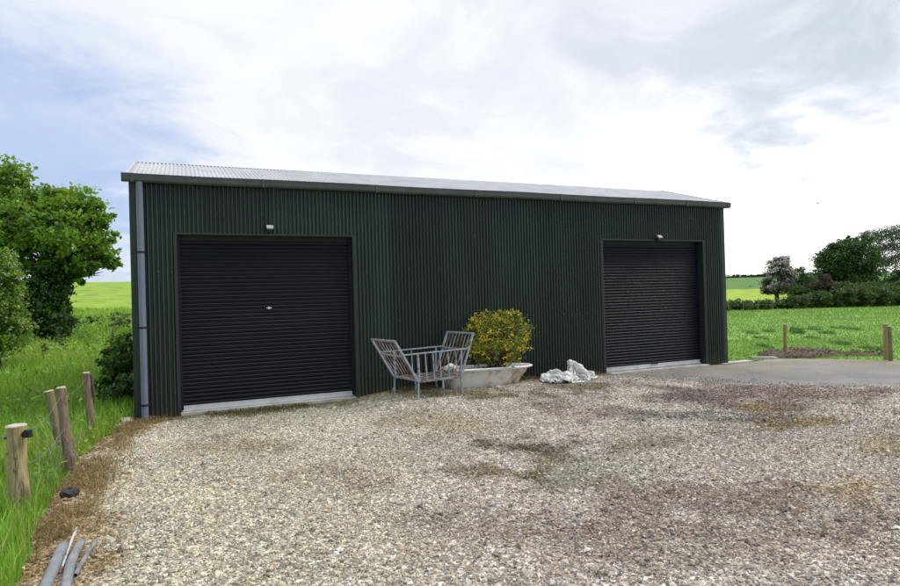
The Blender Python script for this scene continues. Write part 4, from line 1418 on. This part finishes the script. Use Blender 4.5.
def lush(y0, y1, dens, hr, wr):
    n = int((y1 - y0) * (1.1 * y1 + 1.2) * dens)
    y = rng.uniform(y0, y1, n); x = rng.uniform(-.95 * y1 - 1.5, 0, n)
    pt = fbm(x * .9, y * .9, 91)
    k = (x > -.9 * y - 1.0) & off_pipes(x, y) & (left_d(x, y) < -.14 + .3 * (pt - .5)) & ~in_barn(x, y)
    back = wall_d(x, y) < 0
    k &= (~back | (wall_s(x, y) < -.08) | (-wall_d(x, y) > DEPTH + .1))
    x, y, pt = x[k], y[k], pt[k]
    tall = fbm(x * .5, y * .5, 95)
    h = (hr[0] + (hr[1] - hr[0]) * rng.random(len(x)) ** 1.5) * (.40 + .75 * tall)
    c = GP[rng.choice(5, len(x), p=[.34, .30, .20, .12, .04])] * (.75 + .55 * fbm(x * .35, y * .35, 97))[:, None] * rng.uniform(.85, 1.15, (len(x), 1))
    yl = sstep(.55, .72, fbm(x * .28 + 3, y * .28, 99))[:, None]
    c = c * (1 - yl * .5) + np.array([.36, .42, .07]) * yl * .5
    wdt = rng.uniform(*wr, len(x))
    return np.stack([x, y, terrain_z(x, y) - .02], -1), h, wdt, c


parts = [lush(2.8, 6, 1500, (.12, .42), (.006, .012)), lush(6, 10, 800, (.15, .50), (.008, .015)), lush(10, 18, 330, (.18, .55), (.012, .024)), lush(18, 34, 75, (.2, .6), (.025, .05)), lush(34, 60, 22, (.25, .6), (.05, .09))]
Pq, hq, wq, cq = [np.concatenate([p_[i] for p_ in parts]) for i in range(4)]
gr = blades("meadow_grass", Pq, hq, wq, cq, M["grass"])
tag(gr, "lush long green grass along the fence and up the bank", "grass", kind="stuff")

pw = lush(4, 9, 220, (.05, .3), (.03, .06)), lush(9, 18, 150, (.05, .4), (.05, .09)), lush(18, 45, 40, (.1, .5), (.09, .16))
Pq, hq, wq, cq = [np.concatenate([p_[i] for p_ in pw]) for i in range(4)]
k = fbm(Pq[:, 0] * .6, Pq[:, 1] * .6, 171) > .45
Pq, hq, wq, cq = Pq[k], hq[k], wq[k], cq[k]
Pq = np.repeat(Pq, 5, 0) + rng.normal(size=(len(Pq) * 5, 3)) * np.array([.08, .08, 0]); hq = np.repeat(hq, 5)
Pq[:, 2] += hq * rng.uniform(.2, 1.3, len(hq))
mw_ = leaf_mesh("meadow_weeds", Pq, np.repeat(wq, 5) * rng.uniform(.7, 1.5, len(hq)), np.repeat(cq, 5, 0) * np.array([.80, .84, .9]) * rng.uniform(.7, 1.3, (len(hq), 1)), M["leaf"], None, (0, 0, 0), .6, .5)
tag(mw_, "broad leaved weeds mixed through the long grass", "weeds", kind="stuff")

# taller dock and thistle stalks standing in the meadow, one plant each
for i, (px, py, hgt_) in enumerate(((57, 352, .75), (62, 356, .6), (44, 362, .5), (113, 352, .7))):
    q = gnd(px, py, .1)
    root = empty("dock_plant", (q[0], q[1], float(terrain_z(q[0], q[1]))), 0, ["tall dark dock stalk in the meadow, left of the far posts", "shorter dock stalk right beside the tall one", "low dock plant at the left of the meadow", "dock stalk in front of the dark weeds by the shed"][i], "weed", "dock plants in the meadow")
    mb = MB(); mb.tube([(0, 0, -.05), (.02, 0, hgt_ * .5), (.03, .01, hgt_)], [.012, .009, .004], 6); mb.build("stem", M["wood_green"], root)
    n = 150
    zz_ = rng.uniform(.15, 1.05, n) * hgt_
    P = np.stack([rng.normal(size=n) * .06 * (1.3 - zz_ / hgt_) + .02, rng.normal(size=n) * .06, zz_], -1)
    leaf_mesh("leaves", P, rng.uniform(.05, .13, n) * (1.35 - zz_ / hgt_ * .8), np.array([[.035, .075, .02]]) * rng.uniform(.7, 1.4, (n, 1)), M["leaf"], root, (0, 0, 0), .3, .4)

# dead straw on the yard edge
n = 9000
y = rng.uniform(3, 9.2, n); x = np.interp(y, EY, EX) + rng.normal(size=n) * .17 + .06
k = ~in_barn(x, y) & (wall_d(x, y) > .05) & off_pipes(x, y) & (fbm(x * 2.2, y * 2.2, 151) > .42)
x, y = x[k], y[k]
P = np.stack([x, y, np.maximum(gravel_z(x, y), terrain_z(x, y))], -1)
sc2 = np.array([(.34, .24, .11), (.25, .16, .07), (.40, .32, .17), (.18, .115, .055), (.17, .20, .06)])[rng.choice(5, len(x))] * rng.uniform(.8, 1.2, (len(x), 1))
dg = blades("dead_grass", P, rng.uniform(.02, .10, len(x)), rng.uniform(.004, .009, len(x)), sc2, M["grass"], 2.2, .9)
tag(dg, "dead brown straw along the edge of the gravel", "grass", kind="stuff")
# moss tufts at the wall foot and on the stained gravel
n = 9000
s_ = rng.uniform(.1, LEN, n); d_ = np.abs(rng.normal(size=n)) * .22 + .03
x = P0[0] + DX[0] * s_ - DB[0] * d_; y = P0[1] + DX[1] * s_ - DB[1] * d_
k = (fbm(x * 1.5, y * 1.5, 111) > .47)
x, y = x[k], y[k]
P = np.stack([x, y, gravel_z(x, y) - .005], -1)
c = np.array([(.10, .11, .03), (.14, .12, .04), (.20, .15, .07), (.07, .09, .02)])[rng.choice(4, len(x))]
mo = blades("wall_weeds", P, rng.uniform(.02, .08, len(x)), rng.uniform(.006, .014, len(x)), c, M["grass"], 1.2, .6)
tag(mo, "short moss and weeds along the foot of the shed wall", "weeds", kind="stuff")

# paddock grass on the right
def paddock(y0, y1, dens, hr, wr):
    n = int((y1 - y0) * (.75 * y1) * dens)
    y = rng.uniform(y0, y1, n); x = rng.uniform(.3 * y1, 1.05 * y1, n)
    k = (x > .40 * y) & (x < .95 * y + .5) & (y > np.interp(x, BX, BY) + .0) & ~in_barn(x, y)
    x, y = x[k], y[k]
    soil = soil_mask(x, y)
    k = rng.random(len(x)) > soil
    x, y = x[k], y[k]
    t = fbm(x * .4, y * .4, 121)
    c = np.array([(.150, .300, .050), (.190, .335, .068), (.110, .225, .042), (.25, .34, .09)])[rng.choice(4, len(x), p=[.4, .3, .2, .1])] * (.62 + .8 * t)[:, None]
    return np.stack([x, y, terrain_z(x, y) - .01], -1), (hr[0] + (hr[1] - hr[0]) * rng.random(len(x)) ** 2) * (.6 + .8 * t), rng.uniform(*wr, len(x)), c


sc0 = gnd(800, 353.5)


def soil_mask(x, y):
    px, py = pix(x, y)
    n = fbm(x * 1.6, y * 1.6, 131)
    d = np.hypot((px - 795) / 42, (py - 354) / 4.8) + (n - .5) * .9
    d2 = np.hypot((px - 865) / 30, (py - 353.5) / 2.0) + (n - .5) * .9
    return np.maximum(sstep(1.1, .8, d), sstep(1.1, .8, d2) * .7)


parts = [paddock(13.5, 20, 420, (.03, .10), (.012, .022)), paddock(20, 32, 130, (.03, .10), (.02, .04)), paddock(32, 46, 55, (.04, .14), (.035, .06))]
Pq, hq, wq, cq = [np.concatenate([p_[i] for p_ in parts]) for i in range(4)]
pg = blades("paddock_grass", Pq, hq, wq, cq, M["grass"], .8)
tag(pg, "short bright green grass of the paddock behind the shed", "grass", kind="stuff")

# soil patch (a low bank of bare earth)
X_, Y_ = np.meshgrid(np.linspace(sc0[0] - 2.2, sc0[0] + 4.5, 120), np.linspace(sc0[1] - 1.8, sc0[1] + 3.0, 80), indexing='ij')
mk = soil_mask(X_, Y_)
Z_ = terrain_z(X_, Y_) - .05 + mk * (.08 + .12 * fbm(X_ * 3, Y_ * 3, 141))
Z_ = np.where(Y_ < np.interp(X_, BX, BY) + .03, -.15, Z_)
ni, nj = X_.shape
idx = np.arange(ni * nj).reshape(ni, nj)
f = np.stack([idx[:-1, :-1], idx[1:, :-1], idx[1:, 1:], idx[:-1, 1:]], -1).reshape(-1, 4)
kf = (mk.ravel()[f].max(1) > .01)
so_ = np_mesh("soil_bank", np.stack([X_, Y_, Z_], -1).reshape(-1, 3), [f[kf]], M["soil"], smooth=True)
tag(so_, "bare earth bank at the paddock edge", "soil", kind="structure")
n = 4500
x = rng.uniform(sc0[0] - 2.2, sc0[0] + 4.5, n); y = rng.uniform(sc0[1] - 1.8, sc0[1] + 3, n)
k = (soil_mask(x, y) > .4) & (y > np.interp(x, BX, BY) + .05); x, y = x[k], y[k]
cl2 = np.array([(.08, .060, .040), (.14, .105, .072), (.22, .18, .13), (.10, .13, .035), (.30, .27, .22)])[rng.choice(5, len(x), p=[.35, .3, .15, .15, .05])]
cd = pebbles("earth_clods", np.stack([x, y, terrain_z(x, y) + .03 + .08 * rng.random(len(x))], -1), rng.uniform(.012, .038, len(x)), cl2, M["stone"])
tag(cd, "clods of earth and rubble on the bare soil bank", "soil", kind="stuff")
q = gnd(763, 358, .03); mb = MB(); mb.box((-.32, -.07, 0), (.32, .07, .05))
sb_ = mb.build("white_slab", M["concrete_light"], None, (q[0], q[1], .01)); sb_.rotation_euler = (0, .04, .1)
tag(sb_, "small pale concrete slab at the left end of the soil bank", "slab")
# concrete footing strip by the shed's right corner
q = gnd(733, 363.5, 0); mb = MB(); mb.box((-.5, -.12, -.05), (.45, .12, .03)); ft = mb.build("footing", M["concrete_light"], None, (q[0] + .1, q[1] + .1, 0)); ft.rotation_euler = (0, 0, PHI)
tag(ft, "pale concrete footing at the shed's right corner", "footing")

# weed tufts in the paddock
spots = [(797, 328, 6, 4.5), (770, 329, 4, 2.2), (752, 331, 4, 1.8), (815, 327, 6, 2.2), (828, 331, 6, 2), (764, 344, 5, 2.2), (841, 341, 6, 2.4), (853, 327, 6, 2.2), (870, 346, 5, 2), (838, 326, 4, 1.8), (760, 336, 4, 1.6), (812, 336, 4, 1.4)]
lab = ["largest dark thistle clump in the paddock beside the lone post", "low weed tuft just left of the lone post's top", "low weed tuft furthest left in the paddock", "spreading weed tuft right of the largest clump", "low spreading weed tuft in the middle of the paddock", "flat weed tuft left of the lone post near the soil bank",
       "dark weed tuft nearest the right posts' left side", "weed tuft far back toward the two right posts", "dark weed tuft just left of the two right posts", "small far weed tuft in the middle of the paddock", "small weed tuft between the shed and the lone post", "smallest weed tuft above the soil bank"]
for (px, py, rx, ry), lb in zip(spots, lab):
    q = gnd(px, py + ry); kk = q[1] / F
    root = empty("weed_tuft", (q[0], q[1], float(terrain_z(q[0], q[1]))), 0, lb, "weed", "weed tufts in the paddock")
    n = int(95 * rx * ry / 10) + 40
    P = in_blob((0, 0, ry * kk * .6), (rx * kk, .5, ry * kk), n, .3); P[:, 2] = np.abs(P[:, 2])
    leaf_mesh("leaves", P, rng.uniform(.06, .16, n), np.array([[.105, .235, .055]]) * rng.uniform(.6, 1.4, (n, 1)), M["leaf"], root, (0, 0, 0), .3, .35)

# ------------------------------------------------------------------ overhead wires and a bird
for (a, b, lb) in (((600, 236), (1000, 217), "upper thin overhead cable crossing the sky at the right"), ((600, 243), (1000, 232), "lower thin overhead cable crossing the sky at the right")):
    A, B = at(*a, 75), at(*b, 62)
    mb = MB(); mb.tube([(B - A) * k_ + np.array([0, 0, -.6 * 4 * k_ * (1 - k_)]) for k_ in np.linspace(0, 1, 16)], .011, 5)
    tag(mb.build("power_line", M["cable"], None, A), lb, "cable", "overhead power cables")
A = at(817.5, 203.5, 60)
bird = empty("bird", A, .3, "tiny dark bird flying high in the white sky", "bird")
mb = MB(); mb.tube([(-.16, 0, 0), (-.10, 0, .01), (0, 0, .02), (.09, 0, .02), (.15, 0, .03), (.19, 0, .02)], [.012, .03, .05, .045, .03, .006], 10); mb.build("body", M["bird"], bird)
for sg in (-1, 1):
    mb = MB(); mb.add([(.06, sg * .03, .03), (-.06, sg * .03, .03), (-.07, sg * .22, .12), (.05, sg * .20, .13), (-.09, sg * .42, .08), (-.02, sg * .44, .085),
                       (.06, sg * .03, .022), (-.06, sg * .03, .022), (-.07, sg * .22, .112), (.05, sg * .20, .122)], [(0, 1, 2, 3), (3, 2, 4, 5), (6, 7, 8, 9)]); mb.build("wing", M["bird"], bird)
